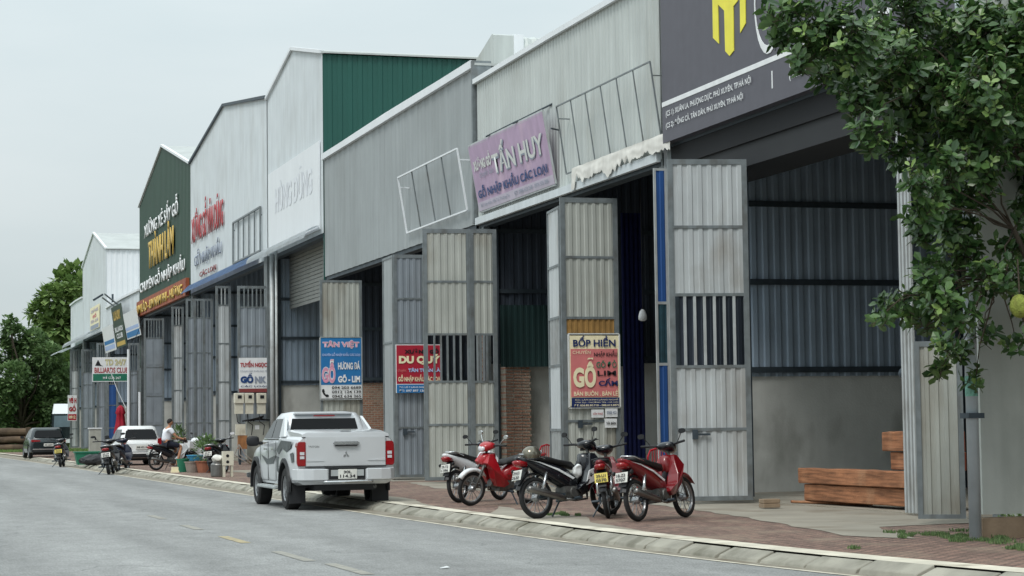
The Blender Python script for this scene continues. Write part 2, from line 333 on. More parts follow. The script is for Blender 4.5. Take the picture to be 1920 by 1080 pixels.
# concrete aprons in front of the workshops (worn, irregular edge)
def apron(pts,z,name='apron',mtl='concrete'):
    bm=bmn(); n=len(pts); P2=[]
    for i in range(n):
        a,b=Vector(pts[i]),Vector(pts[(i+1)%n]); k=max(1,int((b-a).length/.5))
        for j in range(k):
            p=a.lerp(b,j/k); P2.append((p.x+random.uniform(-.06,.06),p.y+random.uniform(-.06,.06),z))
    poly(bm,P2); tag(O(name,bm,mtl),kind='structure')
apron([(14.3,24.5),(12.2,24.2),(11.3,21.6),(10.95,22.6),(11.7,27),(12.1,30),(12.6,36.),(14.3,36.6)],.136)
apron([(14.3,37),(12.8,36.6),(11.6,44),(12.2,49.),(14.3,49)],.1345)
apron([(9.2,24.6),(9.0,27),(9.05,31),(9.9,33.5),(9.7,30.5),(9.9,29.),(9.45,27.4)],.1365,'pale_patch','concrete')
apron([(8.9,33.6),(8.75,44),(9.2,46),(9.5,38)],.1375,'pale_patch','concrete')
apron([(14.3,50),(10.9,50.5),(10.5,67),(14.3,68)],.1335)
# centre line remains: faded yellow and pale dashes
mat('yellow_faded',(168,156,124),.9,0,.15,9,stain=(125,124,120),stain_amt=.9); mat('pale_faded',(148,146,138),.9,0,.15,9,stain=(122,122,120),stain_amt=.9)
bm=bmn()
for px,py,l,mi in ((440,1012,.9,0),(550,1043,1.0,1),(360,989,.8,1),(295,970,.8,1),(655,1067,.9,1)):
    g=G(px,py); a=math.atan2(-.9,10)
    poly(bm,[(g.x-.07,g.y-l,.005),(g.x+.07,g.y-l,.005),(g.x+.05,g.y+l,.005),(g.x-.09,g.y+l,.005)],mi)
tag(O('road_dashes',bm,['yellow_faded','pale_faded']),kind='structure')
# ------------------------------------------------------------------ building units
FX=14.2
def gable_roof(bm,y0,y1,ze0,zr,ze1,x0,x1,ov=.12):
    ym=(y0+y1)/2
    for (ya,za,yb,zb) in ((y0-ov,ze0,ym,zr),(ym,zr,y1+ov,ze1)):
        slab(bm,[(x0-.1,ya,za),(x1,ya,za),(x1,yb,zb),(x0-.1,yb,zb)],(0,0,.06))
def fascia(bm,y0,y1,zb,fz,x=FX,pitch=.2,dep=.018):
    """front sheet between y0<y1 with top profile fz(y); reading direction is from far to near"""
    corr(bm,(x,y1,0),(0,-1,0),(-1,0,0),y1-y0,zb,lambda s:fz(y1-s),pitch,dep)
def unit(label,y0,y1,zb,ze,zr,front,side,depth=30,opening=True,inner='wall_inner',plast=2.4,plmat='plaster',coping='white_panel',roofm='roof_sheet',group='workshop units of the terrace',skyl=False,pitch=.2,name='workshop_building',ztop=None,sidefrom=None):
    zc_=min(zb+2.4,ze-.4)
    t=T(name,label,'workshop',(FX,(y0+y1)/2,.13),group=group)
    ym=(y0+y1)/2
    fz=(lambda y: ze+(zr-ze)*(1-abs(y-ym)/((y1-y0)/2)))
    bm=bmn(); fascia(bm,y0+.02,y1-.02,zb,fz,FX,pitch); O('fascia',bm,front,t)
    bm=bmn(); gable_roof(bm,y0,y1,ze-.02,zr-.02,ze-.02,FX+.06,FX+depth); O('roof',bm,roofm,t)
    # side walls
    for yy,nn in ((y0+.05,-1),(y1-.05,1)):
        bm=bmn(); s0=.0; corr(bm,(FX+s0,yy,0),(1,0,0),(0,nn,0),depth-s0,ztop if ztop else zb-1.2,ze-.03,.35,.03); O('upper_side_wall',bm,side,t)
    # coping along the gable
    bm=bmn()
    for a,b in (((y0,ze),(ym,zr)),((ym,zr),(y1,ze))): bar(bm,(FX-.03,a[0],a[1]+.05),(FX-.03,b[0],b[1]+.05),.16,.12)
    O('coping',bm,coping,t)
    # far partition wall seen through the opening
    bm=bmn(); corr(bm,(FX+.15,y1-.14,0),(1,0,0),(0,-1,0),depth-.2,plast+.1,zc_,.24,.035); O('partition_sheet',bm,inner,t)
    bm=bmn(); box(bm,FX+.1,FX+depth,y1-.12,y1-.0,.1,plast+.1); O('partition_base',bm,plmat,t)
    bm=bmn(); box(bm,FX+.1,FX+depth,y0,y0+.12,.1,zb); O('near_partition',bm,plmat,t)
    bm=bmn(); box(bm,FX+depth-.2,FX+depth,y0+.12,y1-.14,.1,ze-.1); O('back_wall',bm,'dark_steel',t)
    bm=bmn(); box(bm,FX-.0,FX+depth-.2,y0+.0,y1-.0,.02,.152); O('floor_slab',bm,'concrete',t)
    bm=bmn()
    for zz in (plast+.22,plast+1.9,plast+3.4,plast+5.0):
        if zz<zb+2: box(bm,FX+.2,FX+depth-1,y1-.22,y1-.18,zz-.05,zz+.06)
    for xx in (FX+.3,FX+6,FX+12,FX+18): box(bm,xx,xx+.12,y1-.3,y1-.19,.15,zb+2.2)
    O('wall_rails',bm,'dark_steel',t)
    bm=bmn(); 
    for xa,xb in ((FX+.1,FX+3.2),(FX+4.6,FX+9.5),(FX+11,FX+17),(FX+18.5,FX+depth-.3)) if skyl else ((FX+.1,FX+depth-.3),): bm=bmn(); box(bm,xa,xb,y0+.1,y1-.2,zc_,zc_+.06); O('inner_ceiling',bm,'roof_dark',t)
    bm=bmn(); zt_=zc_-.8
    for k in range(5):
        xx=FX+3+k*5; bar(bm,(xx,y0+.2,zt_),(xx,y1-.3,zt_),.12)
        n_=8
        for i in range(n_):
            a=y0+.2+(y1-y0-.5)*i/n_; b=y0+.2+(y1-y0-.5)*(i+1)/n_; bar(bm,(xx,a,zt_ if i%2 else zt_+.6),(xx,b,zt_+.6 if i%2 else zt_),.06)
        bar(bm,(xx,y0+.2,zt_+.6),(xx,y1-.3,zt_+.6),.1)
    O('roof_truss',bm,'dark_steel',t)
    # front posts
    for yy in (y0+.1,y1-.32):
        bm=bmn(); box(bm,FX+.04,FX+.2,yy,yy+.2,.13,zb+.3); O('post',bm,'steel',t)
    bm=bmn(); box(bm,FX+.03,FX+.3,y0+.05,y1-.05,zb-.12,zb+.12); O('lintel',bm,'dark_steel',t)
    return t
uA=unit('nearest workshop, under the big dark grey billboard, open bay with timber inside',24.6,36.76,6.8,10.5,11.2,'pale_sheet','white_sheet',plast=2.25,ztop=5)
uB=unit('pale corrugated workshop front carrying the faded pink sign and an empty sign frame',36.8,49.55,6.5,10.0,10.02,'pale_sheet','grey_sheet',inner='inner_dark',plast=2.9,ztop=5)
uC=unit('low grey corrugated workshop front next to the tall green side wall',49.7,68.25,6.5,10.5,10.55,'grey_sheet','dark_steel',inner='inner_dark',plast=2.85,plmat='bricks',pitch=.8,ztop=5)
uD=unit('tall white gabled workshop with dark green side wall and blank white panel',68.4,78.85,8.0,14.1,15.13,'white_sheet','teal_sheet',plast=3.0,ztop=5)
uE=unit('wide white gabled workshop with red lettering and blue lower trim',79.0,99.75,7.95,14.2,15.45,'white_sheet','white_sheet',plast=3,coping='dark_steel',ztop=5)
uF=unit('dark green gabled workshop with gold and white raised letters',99.85,120.4,7.9,14.25,16.44,'green_sheet','green_sheet',plast=3,ztop=5,pitch=.5)
uG=unit('small low white workshop front behind the slanted advert boards',120.5,138.6,8.2,9.45,9.5,'white_sheet','white_sheet',plast=3,ztop=5)
uH=unit('pale gabled workshop with a faded advert banner on its wall',138.7,155.6,8.1,13.4,15.2,'white_sheet','white_panel',plast=3,ztop=5,depth=45)
uI=unit('last low white workshop at the far end of the terrace',155.7,165.6,7.9,11.2,11.25,'white_sheet','white_panel',plast=3,ztop=.1)
# ---- door leaves
def leaf(par,p0,p1,z0,z1,secs,sheet='door_sheet',fr='steel',lab=None,pitch=.17,mids=(),fw=.07,latch=None,th=.05,rails=()):
    """folding door leaf from p0 to p1 (ground points, camera side is the p0->p1 right side); secs: (z_top, kind) from the bottom up"""
    p0=Vector((p0[0],p0[1],0)); p1=Vector((p1[0],p1[1],0)); u=(p1-p0); Wd=u.length; u.normalize(); n=u.cross(Vector((0,0,1)))
    if n.y>0 and abs(n.y)>.3: n=-n
    bm=bmn()
    def B(s0,s1,a,b,t=th,o=0): obox(bm,p0+u*s0+Vector((0,0,a))-n*t/2+n*o,u*(s1-s0),(0,0,b-a),n*t)
    B(0,fw,z0,z1); B(Wd-fw,Wd,z0,z1); B(fw,Wd-fw,z0,z0+fw*.8,th*.9); B(fw,Wd-fw,z1-fw,z1,th*.9)
    zz=z0
    for zt,k in secs[:-1]: B(fw,Wd-fw,zt-.025,zt+.025,th*.95)
    for r in rails: B(fw,Wd-fw,r-.02,r+.02,th*1.1)
    for q in mids: B(Wd*q-fw*.6,Wd*q+fw*.6,z0+fw*.8,z1-fw,th*1.04)
    d=O('door_leaf',bm,fr,par)
    if lab: d['label']=lab
    for zt,k in secs:
        a,b=zz+.02,zt-.02
        if k in('panel','flat'):
            bm=bmn()
            if k=='panel': corr(bm,p0+u*fw-n*.005,u,n,Wd-2*fw,a,b,pitch,.018)
            else:
                obox(bm,p0+u*fw-n*.01+Vector((0,0,a)),u*(Wd-2*fw),(0,0,b-a),n*.012)
                nc=2
                for c in range(nc):
                    w_=(Wd-2*fw)/nc; obox(bm,p0+u*(fw+c*w_+.06)+n*.002+Vector((0,0,a+.1)),u*(w_-.12),(0,0,b-a-.2),n*.018)
            O('door_panel',bm,sheet,d)
        elif k=='bars':
            bm=bmn(); nb=max(3,int(Wd/.17))
            for i in range(1,nb): s=fw+(Wd-2*fw)*i/nb; obox(bm,p0+u*(s-.022)+Vector((0,0,a))-n*.02,u*.044,(0,0,b-a),n*.04)
            O('window_bars',bm,fr if sheet!='door_sheet' else 'pale_steel',d)
        elif k=='teal':
            bm=bmn(); corr(bm,p0+u*fw-n*.005,u,n,Wd-2*fw,a,b,.12,.018); O('door_panel',bm,mat('teal_dark',(36,66,76),.6,0,.2,6,.2),d)
        elif k=='ochre':
            bm=bmn(); corr(bm,p0+u*fw-n*.005,u,n,Wd-2*fw,a,b,.12,.018); O('door_panel',bm,mat('ochre_sheet',(150,116,66),.6,0,.2,6,.2),d)
        zz=zt
    if latch:
        bm=bmn(); q=p0+u*(Wd*.25); zc=latch; bar(bm,q+n*.06+Vector((0,0,zc)),q+u*.3+n*.06+Vector((0,0,zc)),.035); obox(bm,q+n*.03+Vector((0,0,zc-.08)),u*.09,(0,0,.16),n*.05); O('door_handle',bm,'dark_steel',d)
    return d
def leafpx(par,pl,pr,pt,pb,Y,secpx,z0=.2,Yl=None,**kw):
    """leaf standing roughly across the view: pixel columns pl..pr, top pt, section borders in pixels bottom-up"""
    Yl=Yl or Y
    a=Q(pl,pb,Yl); b=Q(pr,pb,Y); Zt=(Q(pl,pt,Yl).z+Q(pr,pt-(pr-pl)*.013,Y).z)/2
    secs=[]
    for py,k in secpx: secs.append((Q(pl,py,Yl).z if py else Zt,k))
    secs[-1]=(Zt,secs[-1][1])
    return leaf(par,a,b,z0,Zt,secs,**kw),a,b
# A: near leaf, blue leaf, right hand leaf
leafpx(uA,1262,1412,300,940,32.2,[(806,'panel'),(688,'panel'),(553,'bars'),(426,'panel'),(300,'panel')],z0=.19,latch=Q(1290,815,32.2).z,lab='pale grey folded leaf with chalk marks',Yl=32.45,fw=.09)
leafpx(uA,1272,1414,304,936,33.6,[(806,'panel'),(688,'panel'),(553,'panel'),(426,'panel'),(300,'panel')],z0=.19,sheet='inner_dark',fr='dark_steel',lab='inner leaf folded behind the pale grey one, coloured dark for its shade')  # shade behind the bars is put into this leaf's dark sheet and frame
d,_,_=leafpx(uA,1234,1259,316,850,36.0,[(683,'panel'),(568,'teal'),(0,'panel')],sheet='blue_sheet',fr='pale_steel',fw=.045,th=.03,lab='blue folded leaf behind the pale grey leaf')
leafpx(uA,1722,1812,640,985,24.3,[(0,'panel')],sheet='beige_sheet',lab='beige folded leaf at the right end of the open bay',Yl=24.6,pitch=.12)
bm=bmn()
for k,px in enumerate((1700,1706,1713,1719)):
    a=Q(px,960,26.9-.12*k); obox(bm,(a.x,a.y,.17),(.035,0,0),(0,.05,0),(0,0,6.55))
O('door_edge',bm,'pale_steel',uA)
# B: leaf with the poster and its thin neighbour
leafpx(uB,1057,1165,372,905,39.9,[(790,'panel'),(628,'panel'),(596,'ochre'),(482,'panel'),(0,'panel')],sheet='beige_sheet',lab='beige folded leaf carrying the pink and white poster',fw=.1,latch=Q(1100,795,39.9).z)
leafpx(uB,1034,1056,392,900,39.96,[(806,'bars'),(688,'panel'),(600,'bars'),(505,'panel'),(0,'panel')],fr='steel',Yl=41.2,fw=.05,lab='narrow angled leaf beside the poster leaf')
leafpx(uB,885,936,430,914,47.6,[(797,'panel'),(716,'panel'),(627,'bars'),(528,'panel'),(0,'panel')],sheet='beige_sheet',lab='narrow half of the folded pair',fw=.1)
leafpx(uB,797,887,430,917,47.7,[(797,'panel'),(716,'panel'),(627,'bars'),(528,'panel'),(0,'panel')],sheet='beige_sheet',lab='wide half of the folded pair',fw=.1,Yl=47.8)
# C
leafpx(uC,741,801,478,906,51.2,[(802,'panel'),(645,'panel'),(560,'panel'),(0,'panel')],sheet='bluegrey_sheet',lab='blue grey leaf carrying the red poster',fw=.09,latch=Q(760,810,51.2).z)
leafpx(uC,722,741,482,904,51.25,[(645,'panel'),(0,'panel')],sheet='grey_sheet',fr='steel',Yl=52.6,fw=.06,lab='thin pale leaf edge left of the red poster')
leafpx(uC,602,681,526,888,61.2,[(0,'panel')],sheet='beige_sheet',lab='pale leaf carrying the blue poster',fw=.07)
# D shutter, pipe
t=uD
bm=bmn(); a=P(528,470,15.0); b=P(612,470,15.0); zt=8.3; zb_=P(570,572,15.0).z
z=zb_
while z<zt:
    slab(bm,[(15.0,b.y,z),(15.0,a.y,z),(14.95,a.y,z+.05),(14.95,a.y,z+.09),(15.0,a.y,z+.13),(15.0,b.y,z+.13),(14.95,b.y,z+.09),(14.95,b.y,z+.05)][:2]+[(15.0,a.y,z+.12),(15.0,b.y,z+.12)],(-.02,0,0)); z+=.14
O('roller_shutter',bm,'roller',t)
for px,xx,r in ((511,14.0,.09),(519,13.95,.05)):
    c=P(px,700,xx); bm=bmn(); tube(bm,[(c.x,c.y,.13),(c.x,c.y,8.0)],r,10); O('downpipe',bm,'pale_steel',t,smooth=True)
c=P(505,700,14.1); bm=bmn(); box(bm,14.0,14.25,c.y-.15,c.y+.5,.13,8.0); O('post',bm,'steel',t)
# E..I leaves : (unit, left px, right px, top, bars-bottom, sheet)
for u_,pl,pr,pt,bb,sh,lab in ((uE,446,503,536,576,'bluegrey_sheet','leaf carrying the small white poster behind the meter boxes'),(uE,405,434,536,572,'door_sheet','narrow pale leaf left of the meter boxes'),(uE,349,400,560,596,'bluegrey_sheet','leaf overgrown by a thin climber'),
    (uF,322,345,575,610,'door_sheet','narrow leaf behind the overgrown leaf'),(uF,270,308,597,634,'bluegrey_sheet','grey leaf with pressed square panels'),(uF,316,323,572,610,'pale_steel','leaf edge')):
    Y=P(pr,700,14.1).y
    kinds='flat' if pl in(270,) else 'panel'
    zz=Q(pl,bb,Y).z; secs=[(.2+(zz-.2)*f,kinds) for f in (.25,.5,.75)]+[(zz,kinds),(Q(pl,pt,Y).z,'bars')]
    if pr-pl>8: leaf(u_,Q(pl,800,Y),Q(pr,800,Y),.2,Q(pl,pt,Y).z,secs,sheet=sh,fw=.1,lab=lab,pitch=.3,mids=(.33,.66) if pl==349 else ())
for u_,pl,pr,pt,sh in ((uG,240,262,643,'bluegrey_sheet'),(uG,200,222,672,'blue_sheet'),(uG,181,200,643,'bluegrey_sheet'),(uH,152,178,655,'bluegrey_sheet'),(uI,131,149,655,'door_sheet')):
    Y=P(pr,700,14.1).y; zt=Q(pl,pt,Y).z
    leaf(u_,Q(pl,800,Y),Q(pr,800,Y),.2,zt,[(1.6,'panel'),(3.0,'panel'),(4.6,'panel'),(zt-1.6,'panel'),(zt,'bars')],sheet=sh,fw=.14,pitch=.4)
# ---- facade trims
def awning(par,pl,pr,py_l,py_r,Z=None,x0=14.1,out=.5,h=.5,mtl='white_sheet',name='awning',curve=True):
    a,b=P(pl,py_l,FX),P(pr,py_r,FX); z=(a.z+b.z)/2; bm=bmn(); k=5; rows=[]
    for i in range(k+1):
        t=i/k; th=t*math.pi/2
        x=x0-out*math.sin(th) if curve else x0-out*t; zz=z-h*(1-math.cos(th)) if curve else z-h*t
        rows.append([(x,b.y,zz),(x,a.y,zz)])
    rr=[[bm.verts.new(p) for p in r] for r in rows]; 
    for p,q in zip(rr,rr[1:]): bm.faces.new((p[0],p[1],q[1],q[0]))
    bmesh.ops.solidify(bm,geom=bm.faces[:],thickness=.02)
    O(name,bm,mtl,par,smooth=False)
awning(uD,492,606,474,425,out=.55,h=.42); awning(uE,355,487,534,478,out=.35,h=.4,mtl='blue_trim',curve=False)
awning(uH,141,190,644,612,out=.9,h=.55); awning(uI,118,140,662,650,out=.9,h=.3)
bm=bmn(); box(bm,14.0,14.19,100.1,120.2,7.9,8.75); O('orange_fascia_strip',bm,'orange_strip',uF)
# white panels on D
bm=bmn(); a=P(505,300,14.17); b=P(600,232,14.17); box(bm,14.12,14.17,b.y,a.y,8.15,11.15); O('blank_panel',bm,'white_panel',uD)
mat('ghost_letter',(217,221,227),.6,0,.1,3)
text('lettering','HÙNG DŨNG',(14.12,76.9,9.5),(0,-1,0),(0,0,1),7.0,1.2,'ghost_letter',uD,.04)
# C fascia joints and end return
bm=bmn(); box(bm,14.1,14.6,49.6,49.72,6.5,10.6); O('end_trim',bm,'steel',uC)
bm=bmn(); box(bm,14.08,14.19,49.7,68.2,10.42,10.62); O('top_flashing',bm,'white_panel',uC)
# B lower white strip and torn tarp
bm=bmn(); box(bm,14.1,14.19,36.85,49.5,6.45,6.62); O('lower_strip',bm,'white_sheet',uB)
bm=bmn(); nx=110; nz_=9; V=[]; a=P(1066,330,14.0).y; b=P(1250,270,14.0).y
for i in range(nx+1):
    y=a+(b-a)*i/nx; row=[]; hl=.3+.1*noise.noise(Vector((y*7,2,1)))+.2*noise.noise(Vector((y*.9,3,1)))+.1*noise.noise(Vector((y*3.1,7,1)))
    if i<7: hl+=.3*(1-i/7)
    for j in range(nz_+1):
        s=j/nz_; row.append(bm.verts.new((14.075-.02*math.sin(s*2.0)-.018*noise.noise(Vector((y*2.2,s*3,5))),y,6.93-hl*s*1.0+.008*noise.noise(Vector((y*4,s*5,9))))))
    V.append(row)
for i in range(nx):
    for j in range(nz_): bm.faces.new((V[i][j],V[i+1][j],V[i+1][j+1],V[i][j+1]))
tag(O('torn_tarp',bm,'tarp',None,recenter=True,smooth=True),'crumpled white tarp hanging along the lower edge of the pale fascia under the empty frame','tarp')
# A: box header behind the billboard, hanging lamp lines
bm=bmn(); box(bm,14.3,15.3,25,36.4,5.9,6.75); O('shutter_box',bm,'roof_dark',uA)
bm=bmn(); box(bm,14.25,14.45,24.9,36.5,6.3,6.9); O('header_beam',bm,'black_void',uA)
# right hand neighbour: plastered pillar and pale sheet front
t=T('corner_building','grey plastered corner pillar and pale sheet front behind the jackfruit tree','building',(14.2,18,.13))
c=G(1840,1010,.13); y0=c.y; d=Q(1960,980,y0)
bm=bmn(); box(bm,c.x+.06,d.x+3,y0+.05,y0+.2,.4,9.2); O('pillar',bm,'pillar_plaster',t)
bm=bmn(); box(bm,c.x,d.x+3,y0-.04,y0+.24,.1,.36); O('plinth',bm,'plinth',t)
e=Q(1936,800,y0); bm=bmn(); box(bm,e.x,e.x+.05,y0+.02,y0+.06,.4,7.); O('joint_strip',bm,'dark_steel',t)
bm=bmn(); corr(bm,(15.2,y0,0),(0,-1,0),(-1,0,0),18,.1,10.5,.2,.02); O('sheet_front',bm,'pale_sheet',t)
e=Q(1868,60,y0+.3); bm=bmn(); corr(bm,(e.x,y0+.32,0),(1,0,0),(0,-1,0),4,5.3,8,.2,.02); O('upper_panel',bm,'white_sheet',t)
t=T('drain_pipe','grey plastic drain pipe with worn stickers beside the plastered pillar','pipe',(G(1829,1003,.13)))
c=Q(1829,1000,y0-.14); bm=bmn(); tube(bm,[(c.x,c.y,.13),(c.x,c.y,9)],.07,12); O('pipe',bm,mat('pipe_grey',(176,188,194),.45,0,.12,3,.1),t,smooth=True)
bm=bmn(); 
mat('sticker_white',(190,192,200),.6,0,.3,30); mat('sticker_green',(110,160,145),.6,0,.3,30)
for z0,z1,mm in ((2.55,2.68,'sticker_white'),(1.75,1.98,'sticker_green'),(2.3,2.42,'sticker_white')):
    bm=bmn(); tube(bm,[(c.x,c.y,z0),(c.x,c.y,z1)],.072,12,0,cap=False); O('sticker',bm,mm,t)
bm=bmn(); box(bm,c.x-.1,c.x+.1,c.y-.1,c.y+.1,1.5,1.56); O('clamp',bm,'dark_steel',t)
# roof ventilator behind B / C
Yv=58.; a=Q(925,62,Yv); b=Q(1050,66,Yv); zb0=Q(930,108,Yv).z
t=T('roof_ventilator','pale sheet metal roof ventilator rising behind the grey and pale fascias','ventilator',(a.x,Yv,zb0-1))
bm=bmn(); slab(bm,[(a.x,Yv,zb0-1.2),(a.x,Yv+2.6,zb0-1.2),(a.x,Yv+2.6,zb0+.05),(a.x,Yv+.15,a.z),(a.x,Yv,a.z-.05)],(.62,0,0)); O('end_box',bm,'pale_sheet',t)
bm=bmn(); c=Q(962,80,Yv); slab(bm,[(a.x+.62,Yv-.04,zb0-1.2),(a.x+.62,Yv+2.6,zb0-1.2),(a.x+.62,Yv+2.6,zb0+.1),(a.x+.62,Yv+.2,a.z+.03),(a.x+.62,Yv-.04,a.z-.02)],(.3,0,0)); O('flashing',bm,'white_panel',t)
bm=bmn(); rows=[]
prof=[(Yv+.1,zb0+.15),(Yv-.02,zb0+.3),(Yv-.0,a.z-.35),(Yv+.1,a.z-.12),(Yv+.4,a.z-.02),(Yv+2.4,zb0)]
x=a.x+.92; k=0
while x<a.x+14:
    d=.03 if k%2 else 0; rows.append([(x,yy-d,zz+d) for yy,zz in prof]); x+=.14; k+=1
R=[[bm.verts.new(p) for p in r] for r in rows]
for p,q in zip(R,R[1:]):
    for i in range(len(prof)-1): bm.faces.new((p[i],q[i],q[i+1],p[i+1]))
O('curved_sheet',bm,'pale_sheet',t)
bm=bmn(); box(bm,a.x+.9,a.x+14,Yv+.15,Yv+2.4,zb0-1.5,zb0+.2); O('base',bm,'dark_steel',t)
# structure showing between C and D/B above
bm=bmn(); 
for z in (9.9,10.25): box(bm,14.6,22,50.0,50.15,z,z+.14)
O('roof_edge_beam',bm,'white_panel',uC)
# ------------------------------------------------------------------ signs
for n,c in dict(sg_grey=(84,83,92),sg_white=(226,228,230),sg_yellow=(232,222,70),sg_pink=(200,158,190),sg_blue=(28,64,120),sg_lblue=(40,116,176),sg_red=(170,36,56),sg_salmon=(206,120,120),sg_navy=(28,46,96),sg_cream=(236,226,190),sg_black=(30,30,34),sg_green=(34,112,88),sg_pinkletter=(214,150,176),sg_grey_letter=(140,148,164),sg_faded=(188,180,196),sg_gold=(200,168,84),sg_palegold=(196,190,150),sg_maroon=(130,60,60),sg_dgreen=(36,58,44),sg_wall_white=(208,210,208),sg_redletter=(166,52,58),sg_lav=(170,190,230)).items(): mat(n,c,.5,0,.06,4,.05)
mat('sg_pinkboard',(182,158,186),.55,0,.08,2.2,.12,stain=(206,180,200),stain_amt=.7)
def solveX(px,py,y):
    lo,hi=12.,15.
    for _ in range(40):
        mid=(lo+hi)/2
        if P(px,py,mid).y>y: hi=mid
        else: lo=mid
    return (lo+hi)/2
def fquad(tl,tr,bl,br,X=14.08):
    a,b=P(*bl,X),P(*br,X); za=(a.z+b.z)/2; a.z=b.z=za
    p=P(*tl,solveX(*tl,a.y)); q=P(*tr,solveX(*tr,b.y)); x=(p.x+q.x)/2; z=(p.z+q.z)/2
    return a,b,Vector((min(x,X+.02),a.y,z))
# big dark billboard
bl=P(1243,269,14.05); br=Vector((14.05,22.6,bl.z)); tl=Vector((14.05,bl.y,11.6)); W_=bl.y-br.y; H_=tl.z-bl.z
fu=lambda px,py:((bl.y-P(px,py,14.05).y)/W_,(P(px,py,14.05).z-bl.z)/H_)
def tp(s,x0,x1,yt,yb,mm,bold=.012):
    """text between pixel columns x0..x1; yt,yb pixel rows at x0"""
    a=fu(x0,yb); b=fu(x0,yt); c=fu(x1,yb)[0]; return ('text',s,a[0],c,a[1],b[1],mm,bold)
vl=fu(1240,198)[1]; vb=(fu(1448,133),fu(1448,166))
C_=[]
cx,cy=fu(1440,-2); rx=.52/W_*1.05; ry=.92/H_
for r0,k in ((1,1),): pass
ringo=[(cx+rx*math.cos(a),cy+ry*math.sin(a)) for a in [R_(40+i*14) for i in range(21)]]; ringi=[(cx+rx*.94*math.cos(a),cy+ry*.84*math.sin(a)) for a in [R_(40+i*14) for i in range(21)]]
items=[('rect',0,1,vl-.009,vl+.009,'sg_white'),('rect',vb[0][0]-.0012,vb[0][0]+.0012,vb[1][1],vb[0][1],'sg_white'),
 ('poly',[fu(*p) for p in ((1336,-60),(1338,71),(1349,82),(1347,8),(1359,20),(1361,96),(1369,105),(1377,95),(1376,12),(1384,2),(1384,-60))],'sg_yellow'),
 ('poly',[fu(*p) for p in ((1388,-60),(1389,62),(1399,44),(1398,-60))],'sg_yellow'),
 ('poly',ringo+ringi[::-1],'sg_white'),
 tp('(CS 1): XUÂN LA, PHƯỢNG DỰC, PHÚ XUYÊN, TP.HÀ NỘI',1251,1412,205,222,'sg_white'),tp('(CS 2): ĐỒNG CẢ, TÂN DÂN, PHÚ XUYÊN, TP.HÀ NỘI',1251,1397,226,244,'sg_white'),
 tp('(CS 3): THƯỜNG TÍN, TP.HÀ NỘI',1483,1600,113,128,'sg_white'),tp('( hotline: 0912 124 139 )',1483,1590,137,153,'sg_white')]
sign('dark_billboard','big dark grey billboard with yellow emblem and white address lines above the open bay','billboard',bl,br,tl,'sg_grey',items,thick=.25)
# pink sign
a,b,c=fquad((878,270),(1015,216),(899,395),(1040,347))
sign('faded_pink_sign','faded pink timber shop sign leaning out from the pale corrugated fascia','shop sign',a,b,c,'sg_pinkboard',[
 ('rect',0,1,0,.13,'sg_faded'),('text','TẤN HUY',.305,.965,.43,.87,'sg_grey_letter',.05),('text','TẤN HUY',.3,.96,.45,.89,'sg_wall_white',.02),('text','XƯỞNG GỖ',.04,.29,.6,.82,'sg_wall_white',.06),('text','chuyên bán',.1,.3,.45,.57,'sg_grey_letter',.0),
 ('text','GỖ NHẬP KHẨU CÁC LOẠI',.04,.96,.15,.37,'sg_blue',.03),('text','ĐC: Lâm Kinh, Văn Tự, Thường Tín',.05,.45,.04,.1,'sg_grey_letter',.01),('text','ĐT: 0986 623 268 - 0976 505 886',.52,.95,.04,.1,'sg_grey_letter',.01)],
 thick=.05,frame=('pale_steel',.04),legs=[((14.2,a.y-.1,c.z-.1),(c.x,a.y-.1,c.z)),((14.2,b.y+.4,c.z+.25),(c.x-.05,b.y+2.0,c.z+.02)),((14.2,b.y,c.z-.4),(c.x+.1,b.y-.35,c.z-.42)),((14.2,b.y+3,c.z+.25),(c.x-.05,b.y+4.2,c.z+.02))])
def frame_sign(label,tl,tr,bl,br,n,mt='dark_steel',cm=None,X=14.1,w=.035,back=None):
    a,b,c=fquad(tl,tr,bl,br,X); t=T('sign_frame',label,'sign frame',a,group='empty steel sign frames on the fascias')
    v=c-a; u=b-a; d=a+v
    bm=bmn()
    for p,q in ((a,b),(b,b+v),(b+v,d),(d,a)): bar(bm,p,q,w)
    O('outer_frame',bm,mt,t)
    for i in range(1,n):
        p=a+u*i/n; bm=bmn(); bar(bm,p,p+v,w*.8); O('crossbar',bm,cm or mt,t)
    for p in (d,b+v): 
        bm=bmn(); bar(bm,p-v*.18,(14.2,p.y,p.z-v.z*.18),w*.8); O('bracket',bm,mt,t)
    return t
frame_sign('large empty sign frame with dark bars above the torn white tarp',(1040,203),(1222,112),(1062,329),(1240,256),6,'steel',w=.028)
frame_sign('empty pale sign frame leaning on the grey corrugated fascia',(745,331),(858,281),(763,435),(876,396),4,'white_panel',cm='steel',w=.042)
frame_sign('small dark empty sign frame on the white gabled front with red letters',(437,411),(488,396),(437,497),(488,467),5,'steel',w=.07)
# lettering on the two far gable fronts (parts of the buildings)
def wt(s,xl,yl0,yl1,xr,yr0,yr1,mm,par,depth=.06,bold=.04):
    a=P(xl,yl1,14.15); b=P(xr,yr1,14.15); c=P(xl,yl0,14.15); d=P(xr,yr0,14.15); z=(a.z+b.z)/2; h=((c.z+d.z)/2-z)
    text('raised_lettering',s,(14.13,a.y,z),(0,-1,0),(0,0,1),a.y-b.y,h,mm,par,bold,depth)
wt('XƯỞNG XẺ SẤY GỖ',272,400,446,335,374,403,'sg_white',uF,.03,.015); wt('THÀNH LÂM',280,440,503,327,410,478,'sg_gold',uF,.04,.02); wt('CHUYÊN GỖ NHẬP KHẨU',264,520,556,348,476,511,'sg_white',uF,.03,.015); text('raised_lettering','LIM LÀO - LIM NAM PHI - HƯƠNG',(13.98,119.6,8.02),(0,-1,0),(0,0,1),18.6,.62,'sg_gold',uF,.03,.03); 
